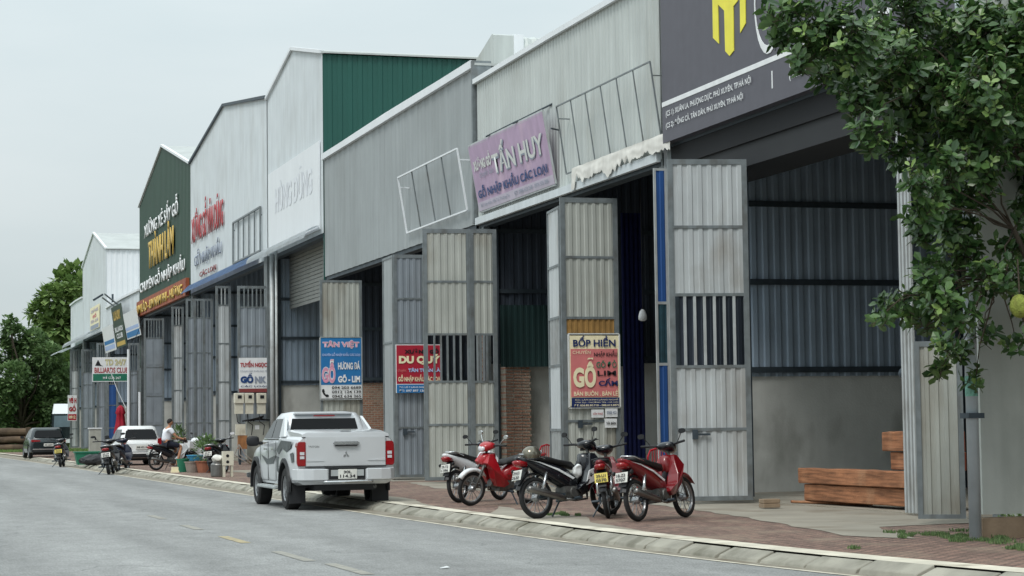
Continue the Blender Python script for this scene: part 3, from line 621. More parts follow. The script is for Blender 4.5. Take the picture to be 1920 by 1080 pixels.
wt('XƯỞNG GỖ VĂN DŨNG',361,384,458,420,348,423,'sg_redletter',uE,.02,.02); wt('GỖ NHẬP KHẨU',366,470,506,417,440,480,'sg_grey_letter',uE,.02,.02); wt('CÁC LOẠI',376,508,522,407,493,508,'sg_maroon',uE,.02,.02)
def psign(name,label,cat,xl,xr,yt,yb,Y,bg,items,**kw):
    a=Q(xl,yb,Y); b=Q(xr,yb-(xr-xl)*.012,Y); c=Q(xl,yt,Y); z=(a.z+b.z)/2; return sign(name,label,cat,(a.x,Y,z),(b.x,Y,z),(a.x,Y,c.z),bg,items,**kw)
psign('wood_shop_poster','pink and white timber shop poster on the beige door leaf behind the motorbikes','poster',1068,1163,627,764,39.82,'sg_cream',[
 ('rect',.035,.96,.14,.8,'sg_salmon'),('rect',.04,.98,0,.13,'sg_navy'),('text','BỐP HIỀN',.08,.92,.83,.98,'sg_navy',.03),('text','CHUYÊN',.07,.42,.73,.785,'sg_cream',.0),('text','NHẬP KHẨU',.49,.95,.68,.78,'sg_black',.02),
 ('text','GÕ ĐỎ',.53,.93,.54,.65,'sg_green',.02),('text','LIM',.55,.92,.43,.5,'sg_black',.02),('text','CẤM',.57,.95,.29,.4,'sg_navy',.04),('text','GỖ',.07,.52,.27,.68,'sg_cream',.05),('text','BÁN BUÔN . BÁN LẺ',.08,.95,.155,.235,'sg_cream',.02),
 ('text','ĐC: LÂM KINH LÀNG NGHỀ',.1,.95,.092,.12,'sg_cream',.0),('text','VĂN TỰ - THƯỜNG TÍN - HÀ NỘI',.1,.95,.053,.08,'sg_cream',.0),('text','ĐT: 036.85.80.718 - 088.613.8872',.08,.97,.012,.04,'sg_cream',.02)],frame=('sg_wall_white',.03))
for i,(x0,x1,y0,y1,l,s,mm) in enumerate(((1109,1132,768,783,'small white sticker with red letters under the pink poster','CẦN THUÊ','sg_redletter'),(1135,1158,766,782,'small white sticker below the right corner of the pink poster','0988 452','sg_grey_letter'),(1134,1157,785,802,'small white notice with black letters, lowest below the pink poster','VÀ BÁN','sg_black'))):
    psign('paper_notice',l,'notice',x0,x1,y0,y1,39.82,'sg_white',[('text',s,.1,.9,.35,.7,mm,.03)],thick=.01,group='paper notices on the beige leaf')
psign('blue_poster','blue and white timber shop poster with phone numbers above the pickup','poster',601,679,633,749,61.1,'sg_white',[
 ('rect',.015,.985,.235,.99,'sg_lblue'),('text','TÂN VIỆT',.05,.94,.82,.96,'sg_white',.07),('text','TÂN VIỆT',.055,.935,.825,.955,'sg_pinkletter',.03),('text','CHUYÊN GỖ NHẬP KHẨU CÁC LOẠI',.04,.96,.69,.76,'sg_lav',.03),
 ('text','GỖ',.03,.36,.26,.65,'sg_white',.08),('text','GỖ',.035,.355,.265,.645,'sg_pinkletter',.04),('text','HƯƠNG ĐÁ',.42,.95,.48,.62,'sg_white',.04),('text','GÕ - LIM',.42,.95,.27,.4,'sg_white',.05),
 ('text','094 203 6689',.27,.97,.165,.21,'sg_black',.02),('text','0912 124 139',.27,.97,.095,.14,'sg_black',.02),('text','0942 634 365',.27,.97,.025,.07,'sg_black',.02),
 ('poly',[(.04,.16),(.08,.17),(.10,.13),(.09,.115),(.13,.075),(.15,.085),(.2,.065),(.19,.04),(.14,.035),(.07,.08),(.035,.13)],'sg_black')],frame=('pale_steel',.03))
psign('red_poster','red and blue timber shop poster partly hidden behind the folded door pair','poster',743,829,646,737,51.05,'sg_white',[
 ('rect',.01,.99,.19,.985,'sg_red'),('rect',.01,.68,.0,.17,'sg_lblue'),('text','XƯỞNG GỖ',.18,.93,.81,.93,'sg_black',.06),('text','DU QUÝ',.06,.96,.58,.8,'sg_cream',.06),('text','TÂN TUẤN LÀ',.26,.96,.43,.54,'sg_lav',.05),('text','chuyên:',.03,.22,.42,.5,'sg_salmon',.0),
 ('text','GỖ NHẬP KHẨU CÁC LOẠI',.04,.97,.21,.38,'sg_cream',.03),('text','ĐC: LÔ 7 LÀNG NGHỀ',.06,.66,.1,.15,'sg_white',.02),('text','ĐT: 097 897 1368',.06,.66,.02,.07,'sg_white',.02)])
psign('small_white_poster','small white poster with blue letters behind the electric meter boxes','poster',448,502,671,736,78.2,'sg_white',[
 ('text','TUYẾN NGỌC',.05,.97,.7,.92,'sg_redletter',.04),('text','Chuyên bán buôn bán lẻ',.05,.97,.58,.65,'sg_grey_letter',.0),('text','GỖ',.05,.5,.27,.56,'sg_blue',.07),('text','NK',.55,.95,.27,.46,'sg_grey_letter',.06),('text','CÁC LOẠI',.06,.95,.14,.21,'sg_navy',.02),('rect',0,1,0,.11,'sg_maroon')])
# boards on the low white front
def lsign(label,tl,tr,bl,br,bg,items,**kw):
    a,b,c=fquad(tl,tr,bl,br,14.0); return sign('advert_board',label,'advert board',a,b,c,bg,items,group='slanted advert boards on the low white front',**kw)
lsign('dark green slanted advert board with gold letters',(209,577),(225,569),(219,655),(238,646),'sg_dgreen',[('text','LUXURY',.15,.85,.66,.88,'sg_gold',.05),('text','BILLIARDS',.12,.88,.38,.5,'sg_white',.04),('text','CLUB',.2,.8,.22,.34,'sg_white',.04),('rect',.1,.9,.04,.14,'sg_gold')])
lsign('white and blue slanted advert board left of the dark green one',(192,616),(209,608),(198,664),(218,654),'sg_white',[('rect',.05,.95,.3,.45,'sg_lblue'),('rect',.05,.95,.08,.25,'sg_lav')])
lsign('white and blue slanted advert board right of the dark green one',(231,590),(254,578),(239,638),(264,627),'sg_white',[('rect',.03,.97,.32,.44,'sg_lav'),('rect',.03,.97,.05,.26,'sg_lblue')])
psign('billiards_sign','white billiards club sign hanging over the white hatchback','sign board',173,240,670,716,117.5,'sg_white',[
 ('text','TD 24/7',.35,.95,.66,.92,'sg_palegold',.05),('text','BILLIARDS CLUB',.06,1.0,.36,.58,'sg_redletter',.02),('rect',.02,.98,.03,.32,'sg_green'),('text','MỞ CỬA 24/7',.3,.8,.1,.24,'sg_white',.02),('poly',[(.08,.66),(.16,.9),(.24,.68),(.3,.64)],'sg_black')],legs=[((Q(240,668,117.5)),(14.2,117.5,8))])
psign('pillar_poster','narrow white poster with red letters on the last pillar of the terrace','poster',127,144,741,789,156.2,'sg_white',[('text','VŨ H',.12,.95,.68,.95,'sg_redletter',.06),('text','GỖ',.12,.9,.36,.63,'sg_redletter',.07),('rect',.04,.96,.02,.26,'sg_red'),('text','0912',.15,.85,.08,.2,'sg_cream',.03)])
a=P(169,622,14.1); b=P(186,612,14.1); c=P(169,579,14.1)
sign('faded_banner','faded yellow and grey advert banner on the pale gable wall','banner',(14.1,a.y,(a.z+b.z)/2),(14.1,b.y,(a.z+b.z)/2),(14.1,a.y,c.z),'sg_cream',[('rect',.05,.95,.02,.2,'sg_grey_letter'),('text','XƯỞNG',.1,.9,.74,.92,'sg_faded',.05),('text','GỖ',.3,.7,.5,.7,'sg_salmon',.05),('text','GIA LAI',.1,.9,.3,.44,'sg_faded',.04)])
t=T('street_lamp','grey LED lamp on a double arm above the low white front','street lamp',P(226,575,14.1))
p0=P(226,575,14.1); e=Q(180,560,130); 
bm=bmn(); tube(bm,[p0,Q(196,551,127)],.05,6); O('arm',bm,'steel',t)
bm=bmn(); tube(bm,[P(215,575,14.1),Q(192,558,127)],.05,6); O('arm',bm,'steel',t)
bm=bmn(); a=Q(175,563,128); b=Q(193,552,128); bar(bm,a,b,.3,.12); O('lamp_head',bm,'dark_steel',t)
# ------------------------------------------------------------------ vehicles
mat('paint_silver',(204,207,210),.3,.2,.03,2,coat=.6); mat('paint_white',(222,224,224),.3,0,.03,2,coat=.5); mat('paint_dark',(26,38,42),.25,.2,.05,2,coat=.6)
mat('lamp_red',(140,14,22),.2,0,.1,20,coat=.5); mat('lamp_clear',(200,200,204),.15,0,.1,30,coat=.5); mat('plate_white',(214,214,208),.5); mat('plate_yellow',(214,196,92),.5); mat('plate_ink',(40,40,44),.6)
mat('decal_dark',(70,76,78),.4,0,.4,9)
def lathe(bm,prof,c,n=28,mi=0,ax='y'):
    c=Vector(c); rings=[]
    for r,y in prof:
        rings.append([bm.verts.new(c+(Vector((r*math.cos(2*math.pi*k/n),y,r*math.sin(2*math.pi*k/n))) if ax=='y' else Vector((r*math.cos(2*math.pi*k/n),r*math.sin(2*math.pi*k/n),y)))) for k in range(n)])
    for a,b in zip(rings,rings[1:]):
        for k in range(n): bm.faces.new((a[k],a[(k+1)%n],b[(k+1)%n],b[k])).material_index=mi
def recalc(bm): bmesh.ops.recalc_face_normals(bm,faces=bm.faces[:])
def wheel(par,x,y,R,w,side,rimr=.62,sp=6):
    """side +1: outer face towards +y"""
    bm=bmn(); s=side; rr=R*rimr
    lathe(bm,[(rr,-w/2),(R*.9,-w/2),(R,-w*.38),(R,w*.38),(R*.9,w/2),(rr,w/2),(rr*.98,w*.3),(rr*.98,-w/2+.01),(rr,-w/2)],(x,y,R),32); recalc(bm)
    wo=O('wheel',bm,'rubber',par,W=False,smooth=False)
    bm=bmn(); yo=y+s*w*.36
    lathe(bm,[(rr*.99,yo-y+s*.02),(rr*.9,yo-y),(rr*.86,yo-y-s*.05)],(x,y,R),32)
    lathe(bm,[(.001,yo-y+s*.01),(rr*.2,yo-y+s*.01),(rr*.22,yo-y-s*.04)],(x,y,R),16)
    for k in range(sp):
        a=2*math.pi*k/sp+.3; d=Vector((math.cos(a),0,math.sin(a))); t=Vector((-math.sin(a),0,math.cos(a))); c=Vector((x,yo-s*.02,R))
        for q in (-.16,.16): d2=(d+t*q).normalized(); obox(bm,c+d*rr*.14-t*.018,d2*rr*.8,t*.036,(0,s*.025,0))
    recalc(bm); O('rim',bm,'alloy',wo,W=False)
    bm=bmn(); lathe(bm,[(.001,0),(rr*.97,0)],(x,y-s*.0,R),24); O('brake_disc',bm,'engine',wo,W=False)
    return wo
def cut(bm,cyls,mtlname=None):
    """boolean wheel arches out of a closed body"""
    me=bpy.data.meshes.new('tmp'); bm.to_mesh(me); bm.free(); o=bpy.data.objects.new('tmp',me); COL.objects.link(o); tmp=[o]
    for (x,z,r) in cyls:
        b=bmn(); bmesh.ops.create_cone(b,cap_ends=True,segments=40,radius1=r,radius2=r,depth=3,matrix=Matrix.Translation((x,0,z))@Matrix.Rotation(math.pi/2,4,'X')); mm=bpy.data.meshes.new('c'); b.to_mesh(mm); b.free(); c=bpy.data.objects.new('c',mm); COL.objects.link(c); tmp.append(c)
        md=o.modifiers.new('b','BOOLEAN'); md.object=c; md.operation='DIFFERENCE'; md.solver='EXACT'
    dg=bpy.context.evaluated_depsgraph_get(); dg.update(); r=bpy.data.meshes.new_from_object(o.evaluated_get(dg))
    for t in tmp: bpy.data.objects.remove(t)
    return r
def smoothbm(me,ang=35):
    for p in me.polygons: p.use_smooth=True
    bm=bmesh.new(); bm.from_mesh(me)
    for e in bm.edges:
        if len(e.link_faces)==2 and e.calc_face_angle(0)>R_(ang): e.smooth=False
    bm.to_mesh(me); bm.free()
def bring(x,hw,zb,zt,r=.1):
    h=[(hw-.13,zb),(hw-.03,zb+.05),(hw,zb+.16),(hw+.005,(zb+zt)/2+.02),(hw-.012,zt-.16),(hw-.04,zt-.05),(hw-.1,zt)]
    return [(x,y,z) for y,z in h]+[(x,-y,z) for y,z in h[::-1]]
def car(label,name,loc,rz,L=4.4,Wd=1.8,H=1.55,belt=.98,wb=2.6,R=.33,paint='paint_white',cat='car',rear=None,tall=False,lampdef=None,plate=('30A','114.34'),pmat='plate_white'):
    t=T(name,label,cat,loc,rz); hw=Wd/2; xr=-L/2; xf=L/2; ax=wb/2
    st=[(xr,hw*.86,.42,belt-.14),(xr+.06,hw*.93,.33,belt-.05),(xr+.25,hw*.985,.27,belt),(-ax,hw,.25,belt),(0,hw,.24,belt-.02),(ax*.55,hw*.99,.24,belt-.02),(ax+.2,hw*.97,.26,belt-.1),(xf-.2,hw*.88,.3,belt-.22),(xf,hw*.7,.4,belt-.36)]
    bm=bmn(); loft(bm,[bring(*s) for s in st]); recalc(bm)
    me=cut(bm,[(-ax,R,R*1.17),(ax,R,R*1.17)]); smoothbm(me); O('body',me,paint,t,W=False)
    zr=H; 
    # greenhouse
    def gring(z,x0,x1,h):
        c=.12; return [(x0,h-c,z),(x0+c,h,z),(x1-c,h,z),(x1,h-c,z),(x1,-h+c,z),(x1-c,-h,z),(x0+c,-h,z),(x0,-h+c,z)]
    b0=gring(belt-.03,xr+.14,ax*.72,hw*.93); b1=gring(belt-.03+(zr-.03-belt)*.55,xr+.294,ax*.38,hw*.831); b2=gring(zr-.06,xr+.42,ax*.05,hw*.75); b3=gring(zr,xr+.62,-ax*.12,hw*.66)
    bm=bmn(); loft(bm,[b0,b1,b2,b3]); recalc(bm); me=bpy.data.meshes.new('x'); bm.to_mesh(me); bm.free(); smoothbm(me,50); O('cabin',me,paint,t,W=False)
    # windows
    zl,zh=belt+.06,zr-.13
    def X0(z): f=(z-(belt-.03))/(zr-.06-(belt-.03)); return xr+.14+.28*f
    bm=bmn(); h0,h1=hw*.78,hw*.66; slab(bm,[(X0(zl)-.02,h0,zl),(X0(zl)-.02,-h0,zl),(X0(zh)-.02,-h1,zh),(X0(zh)-.02,h1,zh)],(-.012,0,0)); recalc(bm); bmesh.ops.bevel(bm,geom=[e for e in bm.edges if abs((e.verts[0].co-e.verts[1].co).x)>.008 and (e.verts[0].co-e.verts[1].co).length<.05],offset=.05,segments=3,affect='EDGES'); O('rear_window',bm,'glass_dark',t,W=False)
    def Y(z): f=(z-belt+.03)/(zr-.06-belt+.03); return hw*(.93-.18*f)
    for s in (1,-1):
        for xa,xb,xc,xd in ((xr+.5,-.1,-.14,xr+.72),(-.02,ax*.6,ax*.12,-.06)):
            bm=bmn(); slab(bm,[(xa,s*(Y(zl)+.004),zl),(xb,s*(Y(zl)+.004),zl),(xc,s*(Y(zh)+.004),zh),(xd,s*(Y(zh)+.004),zh)],(0,s*.008,0)); recalc(bm); O('side_window',bm,'glass_dark',t,W=False)
        bm=bmn(); loft(bm,[sell(ax*.52,s*(hw+.1),belt+.08,.09,.07),sell(ax*.52+.12,s*(hw+.1),belt+.08,.07,.05)]); recalc(bm); bar(bm,(ax*.55,s*(hw-.05),belt+.02),(ax*.55,s*(hw+.05),belt+.06),.04); O('mirror',bm,'black_plastic',t,W=False)
        bm=bmn(); 
        if lampdef=='round':
            loft(bm,[sell(xr+.1,s*hw*.87,belt-.02,.09,.13),sell(xr-.012,s*hw*.84,belt-.03,.08,.12)]); recalc(bm)
        else: slab(bm,[(xr+.03,s*hw*.93,belt-.16),(xr+.01,s*hw*.45,belt-.13),(xr+.01,s*hw*.45,belt-.07),(xr+.03,s*hw*.93,belt-.04)],(-.05,0,0)); recalc(bm)
        O('tail_lamp',bm,'lamp_red',t,W=False)
    bm=bmn(); box(bm,xr-.05,xr+.16,-hw*.9,hw*.9,.3,.52); bmesh.ops.bevel(bm,geom=bm.edges[:],offset=.03,segments=2,affect='EDGES'); O('rear_bumper',bm,'black_plastic',t,W=False)
    bm=bmn(); box(bm,xr-.07,xr,-hw*.86,hw*.86,.44,.5) ; O('bumper_strip',bm,paint if paint!='paint_dark' else 'chrome',t,W=False)
    bm=bmn(); box(bm,xr-.075,xr-.055,-.24,.24,.62,.76); p=O('number_plate',bm,pmat,t,W=False)
    text('plate_letters',plate[0]+' '+plate[1],(xr-.076,.2,.65),(0,-1,0),(0,0,1),.4,.07,'plate_ink',p,.03,off=.003)
    WL[p.name]=Vector((0,0,0))
    bm=bmn(); box(bm,xr-.02,xr+.03,-hw*.8,hw*.8,.52,.82); O('tailgate_lower',bm,paint,t,W=False)
    bm=bmn(); box(bm,xr+.3,xf-.3,-hw*.8,hw*.8,.18,.3); O('underbody',bm,'black_plastic',t,W=False)
    for s in (1,-1):
        wheel(t,-ax,s*(hw-.12),R,.2,s); wheel(t,ax,s*(hw-.12),R,.2,s)
    for s in (1,-1):
        bm=bmn(); slab(bm,[(xf-.25,s*hw*.55,belt-.32),(xf-.25,s*hw*.84,belt-.3),(xf-.25,s*hw*.84,belt-.2),(xf-.25,s*hw*.55,belt-.22)],(.14,0,0)); recalc(bm); O('headlight',bm,'lamp_clear',t,W=False)
    return t
def pickup(loc,rz):
    t=T('pickup_truck','silver double cab pickup with hard bed cover parked at the kerb','pickup truck',loc,rz); hw=.9; P_='paint_silver'
    st=[(-2.56,.87,.52,1.3),(-2.5,.895,.47,1.325),(-1.5,.91,.42,1.33),(-.74,.91,.4,1.33),(-.7,.905,.4,1.27),(.6,.905,.4,1.24),(1.0,.905,.4,1.2),(1.7,.9,.4,1.14),(2.2,.86,.42,1.06),(2.45,.72,.5,.92)]
    bm=bmn(); loft(bm,[bring(*s) for s in st]); recalc(bm); me=cut(bm,[(-1.5,.40,.47),(1.5,.40,.47)]); smoothbm(me,30); O('body',me,P_,t,W=False)
    # cab
    def ring(z,x0,x1,h,c=.1): return [(x0,h-c,z),(x0+c*.6,h,z),(x1-c,h,z),(x1,h-c,z),(x1,-h+c,z),(x1-c,-h,z),(x0+c*.6,-h,z),(x0,-h+c,z)]
    rs=[ring(1.22,-.74,1.3,.845),ring(1.5,-.68,.78,.765),ring(1.7,-.6,.38,.7),ring(1.765,-.52,.22,.655),ring(1.79,-.3,.0,.52)]
    bm=bmn(); loft(bm,rs); recalc(bm); me=bpy.data.meshes.new('x'); bm.to_mesh(me); bm.free(); smoothbm(me,48); O('cab',me,P_,t,W=False)
    ys_=lambda z: .845-(z-1.22)/.48*.145 if z<1.7 else .7; xr=lambda z: -.74+.14*(z-1.22)/.48
    # buttresses running back from the cab
    for s in (1,-1):
        bm=bmn(); slab(bm,[(-.7,s*.70,1.68),(-.62,s*.70,1.70),(-.66,s*.80,1.32),(-1.25,s*.82,1.33)],(0,s*.05,0)); recalc(bm); O('buttress',bm,P_,t,W=False)
    bm=bmn(); slab(bm,[(xr(1.4)-.02,.66,1.4),(xr(1.4)-.02,-.66,1.4),(xr(1.66)-.02,-.60,1.66),(xr(1.66)-.02,.60,1.66)],(-.014,0,0)); recalc(bm); O('rear_window',bm,'glass_dark',t,W=False)
    bm=bmn(); box(bm,-.66,-.5,-.56,.56,1.735,1.775); bmesh.ops.bevel(bm,geom=bm.edges[:],offset=.015,segments=2,affect='EDGES'); O('roof_spoiler',bm,P_,t,W=False)
    bm=bmn(); box(bm,-.7,-.67,-.2,.2,1.70,1.72); O('brake_lamp',bm,'lamp_red',t,W=False)
    for s in (1,-1):
        def wp(x,z): return (x,s*(ys_(z)+.005),z)
        for pts in ([(-.52,1.3),(.16,1.3),(.13,1.66),(-.44,1.66)],[(.23,1.3),(1.02,1.3),(.5,1.62),(.2,1.66)]):
            bm=bmn(); slab(bm,[wp(*p) for p in pts],(0,s*.008,0)); recalc(bm); O('side_window',bm,'glass_dark',t,W=False)
        bm=bmn(); bar(bm,(-.6,s*(ys_(1.275)+.008),1.275),(1.05,s*(ys_(1.275)+.008),1.275),.02); O('window_trim',bm,'chrome',t,W=False)
        # door seams & handles
        for x0,x1 in ((-.62,.18),(.2,1.05)):
            bm=bmn()
            for a,b in (((x0,.5),(x0,1.24)),((x1,.5),(x1,1.24)),((x0,.5),(x1,.5))): bar(bm,(a[0],s*.908,a[1]),(b[0],s*.908,b[1]),.008)
            d=O('door_seam',bm,'black_plastic',t,W=False)
            bm=bmn(); bar(bm,(x0+.08,s*.93,1.09),(x0+.26,s*.93,1.09),.035); O('door_handle',bm,'chrome',t,W=False)
        # arch flares
        for xc in (-1.5,1.5):
            bm=bmn(); rr=[]
            for k in range(19):
                a=R_(-8+k*196/18); c,sn=math.cos(a),math.sin(a); rr.append([(xc+c*.465,s*.86,.40+sn*.465),(xc+c*.465,s*.945,.40+sn*.465),(xc+c*.535,s*.94,.40+sn*.535),(xc+c*.545,s*.9,.40+sn*.545)])
            loft(bm,rr,cap=True); recalc(bm); O('arch_flare',bm,'black_plastic',t,W=False)
            bm=bmn(); rr=[]
            for k in range(15):
                a=R_(k*180/14); rr.append([(xc+math.cos(a)*.468,s*.9,.40+math.sin(a)*.468),(xc+math.cos(a)*.468,s*.45,.40+math.sin(a)*.468)])
            R2=[[bm.verts.new(p) for p in r] for r in rr]
            for p,q in zip(R2,R2[1:]): bm.faces.new((p[0],p[1],q[1],q[0]))
            O('wheel_housing',bm,'black_plastic',t,W=False)
        # mirror
        bm=bmn(); loft(bm,[sell(.98,s*1.06,1.24,.08,.06),sell(1.0,s*1.06,1.24,.125,.1),sell(1.12,s*1.06,1.24,.11,.09),sell(1.2,s*1.04,1.24,.06,.05)]); recalc(bm); bar(bm,(1.05,s*.86,1.2),(1.05,s*.96,1.2),.06); O('mirror',bm,'black_plastic',t,W=False,smooth=True)
        # side step
        bm=bmn(); box(bm,-.95,.98,s*.93-.09,s*.93+.07,.36,.42); bmesh.ops.bevel(bm,geom=bm.edges[:],offset=.02,segments=2,affect='EDGES'); O('side_step',bm,'pale_steel',t,W=False)
        # rear lamp
        lp=O('tail_lamp',_lampbm(s),'lamp_red',t,W=False); WL[lp.name]=Vector((0,0,0))
        for z0,z1 in ((.93,.98),(1.0,1.055)):
            bm=bmn(); box(bm,-2.615,-2.6,min(s*.76,s*.84),max(s*.76,s*.84),z0,z1); O('lamp_lens',bm,'lamp_clear',lp,W=False)
        # mud flap
        bm=bmn(); slab(bm,[(-1.99,s*.62,.13),(-1.99,s*.92,.12),(-1.95,s*.93,.55),(-1.95,s*.62,.55)],(-.012,0,0)); recalc(bm); O('mud_flap',bm,'black_plastic',t,W=False)
        # bumper corners
        bm=bmn(); rr=[]
        for x,h0 in ((-2.74,.36),(-2.74,.62),(-2.70,.8),(-2.6,.89),(-2.3,.925)): rr.append([(x,s*h0,.55),(x+.06,s*(h0-.04),.53),(x+.06,s*(h0-.04),.74),(x,s*h0,.75)])
        loft(bm,rr); recalc(bm); bmesh.ops.bevel(bm,geom=bm.edges[:],offset=.01,segments=1,affect='EDGES'); O('rear_bumper',bm,P_,t,W=False)
        wheel(t,-1.5,s*.78,.385,.265,s); wheel(t,1.5,s*.78,.385,.265,s)
    # bed cover
    bm=bmn(); rr=[]
    for x,zc,h in ((-2.57,1.345,.80),(-2.56,1.40,.79),(-2.3,1.425,.80),(-1.5,1.455,.81),(-.8,1.45,.81),(-.72,1.42,.8)):
        rr.append([(x,y,zc-(.035 if abs(y)>h*.9 else .0)-(.0)) for y in (h,h*.9,h*.4,0,-h*.4,-h*.9,-h)]+[(x,-h,1.32),(x,h,1.32)])
    loft(bm,rr); recalc(bm); me=bpy.data.meshes.new('x'); bm.to_mesh(me); bm.free(); smoothbm(me,40); O('bed_cover',me,P_,t,W=False)
    bm=bmn(); box(bm,-2.5,-2.36,-.13,.07,1.43,1.455); bmesh.ops.bevel(bm,geom=bm.edges[:],offset=.01,segments=2,affect='EDGES'); O('cover_handle',bm,'pale_steel',t,W=False)
    # tailgate
    bm=bmn(); box(bm,-2.6,-2.5,-.735,.735,.79,1.325); bmesh.ops.bevel(bm,geom=bm.edges[:],offset=.015,segments=2,affect='EDGES')
    tg=O('tailgate',bm,P_,t,W=False); WL[tg.name]=Vector((0,0,0))
    for s in (1,-1):
        bm=bmn(); slab(bm,[(-2.6,s*.72,.93),(-2.6,s*.4,.89),(-2.6,s*.72,.885)],(-.012,0,0)); recalc(bm); O('crease',bm,P_,tg,W=False)
    bm=bmn(); box(bm,-2.6025,-2.59,-.74,.74,.775,.793); O('lower_gap',bm,'black_plastic',tg,W=False)
    bm=bmn(); box(bm,-2.66,-2.6,-.24,.24,1.17,1.235); bmesh.ops.bevel(bm,geom=bm.edges[:],offset=.02,segments=2,affect='EDGES'); O('tailgate_handle',bm,'chrome',tg,W=False)
    bm=bmn(); box(bm,-2.652,-2.6,-.2,.2,1.15,1.175); O('handle_recess',bm,'black_plastic',tg,W=False)
    bm=bmn()
    for k in range(3):
        a=R_(90+120*k); d=Vector((0,math.cos(a),math.sin(a))); q=Vector((0,-math.sin(a),math.cos(a))); c=Vector((-2.602,0,1.0)); slab(bm,[c+d*.004,c+d*.03+q*.018,c+d*.062,c+d*.03-q*.018],(-.01,0,0))
    recalc(bm); O('emblem',bm,'chrome',tg,W=False)
    text('lettering','TRITON',(-2.601,.69,1.13),(0,-1,0),(0,0,1),.2,.035,'chrome',tg,.03,off=.006)
    bm=bmn(); box(bm,-2.70,-2.5,-.37,.37,.56,.765); c=O('bumper_recess',bm,'black_plastic',t,W=False)
    bm=bmn(); box(bm,-2.715,-2.69,-.3,.3,.62,.73); O('plate_holder',bm,'pale_steel',t,W=False)
    bm=bmn(); box(bm,-2.73,-2.716,-.17,.17,.57,.74); p=O('number_plate',bm,'plate_white',t,W=False); WL[p.name]=Vector((0,0,0))
    text('plate_letters','30L',(-2.731,.075,.665),(0,-1,0),(0,0,1),.15,.05,'plate_ink',p,.03,off=.003); text('plate_letters','114.34',(-2.731,.14,.59),(0,-1,0),(0,0,1),.28,.055,'plate_ink',p,.03,off=.003)
    bm=bmn(); tube(bm,[(-2.75,.45,.52),(-2.78,.4,.52),(-2.78,-.4,.52),(-2.75,-.45,.52)],.022,8); O('step_bar',bm,'chrome',t,W=False,smooth=True)
    bm=bmn(); box(bm,-2.5,2.2,-.55,.55,.36,.56); tube(bm,[(-1.5,.7,.385),(-1.5,-.7,.385)],.06,10); lathe(bm,[(.02,-.14),(.13,-.1),(.15,0),(.13,.1),(.02,.14)],(-1.5,.1,.385),14); box(bm,-2.3,-1.8,-.75,.75,.45,.58); O('chassis',bm,'black_plastic',t,W=False)
    bm=bmn(); tube(bm,[(-1.2,-.5,.36),(-2.5,-.55,.42)],.035,8); O('exhaust',bm,'engine',t,W=False)
    # side decal (dark brush strokes) and letters on the street side
    for pts in ([(-2.2,1.24),(-1.2,1.26),(-.7,1.08),(-.95,1.0),(-1.25,1.12),(-1.7,1.05),(-2.1,1.12)],[(-2.35,1.05),(-2.05,1.02),(-2.2,.86),(-2.42,.88)],[(-.6,.98),(.2,.9),(.9,.98),(.3,.8),(-.4,.82)],[(-.95,.95),(-.7,.97),(-.75,.7),(-.9,.66)]):
        bm=bmn(); slab(bm,[(x,.912,z) for x,z in pts],(0,.004,0)); recalc(bm); O('side_decal',bm,'decal_dark',t,W=False)
    bm=bmn(); slab(bm,[(2.05,.2,.62),(2.05,.8,.62),(2.05,.82,.9),(2.05,.2,.95)],(.33,0,0)); recalc(bm); O('headlight',bm,'lamp_clear',t,W=False)
    bm=bmn(); slab(bm,[(2.05,-.2,.62),(2.05,-.8,.62),(2.05,-.82,.9),(2.05,-.2,.95)],(.33,0,0)); recalc(bm); O('headlight',bm,'lamp_clear',t,W=False)
    bm=bmn(); loft(bm,[sell(2.15,.93,.56,.06,.05),sell(2.5,.86,.56,.08,.05)]); recalc(bm); O('bumper_corner',bm,'chrome',t,W=False)
    return t
def _lampbm(s):
    bm=bmn(); a=[(.73,.80),(.875,.80),(.89,.86),(.885,1.18),(.865,1.235),(.73,1.235)]
    slab(bm,[(-2.605,s*y,z) for y,z in a],(.22,0,0)); recalc(bm); bmesh.ops.bevel(bm,geom=bm.edges[:],offset=.012,segments=2,affect='EDGES'); return bm
pickup((7.99,39.27,0),R_(90))
car('white hatchback parked on the pavement behind the two black scooters','hatchback_car',(9.42,81.9,.13),R_(93),3.7,1.62,1.5,.93,2.4,.29,'paint_white',lampdef='round',plate=('30E','452.18'))
car('dark green suv parked at the far end of the street','suv_car',(8.1,110.6,.08),R_(92),4.5,1.85,1.56,1.0,2.65,.34,'paint_dark',plate=('30K','268.91'))
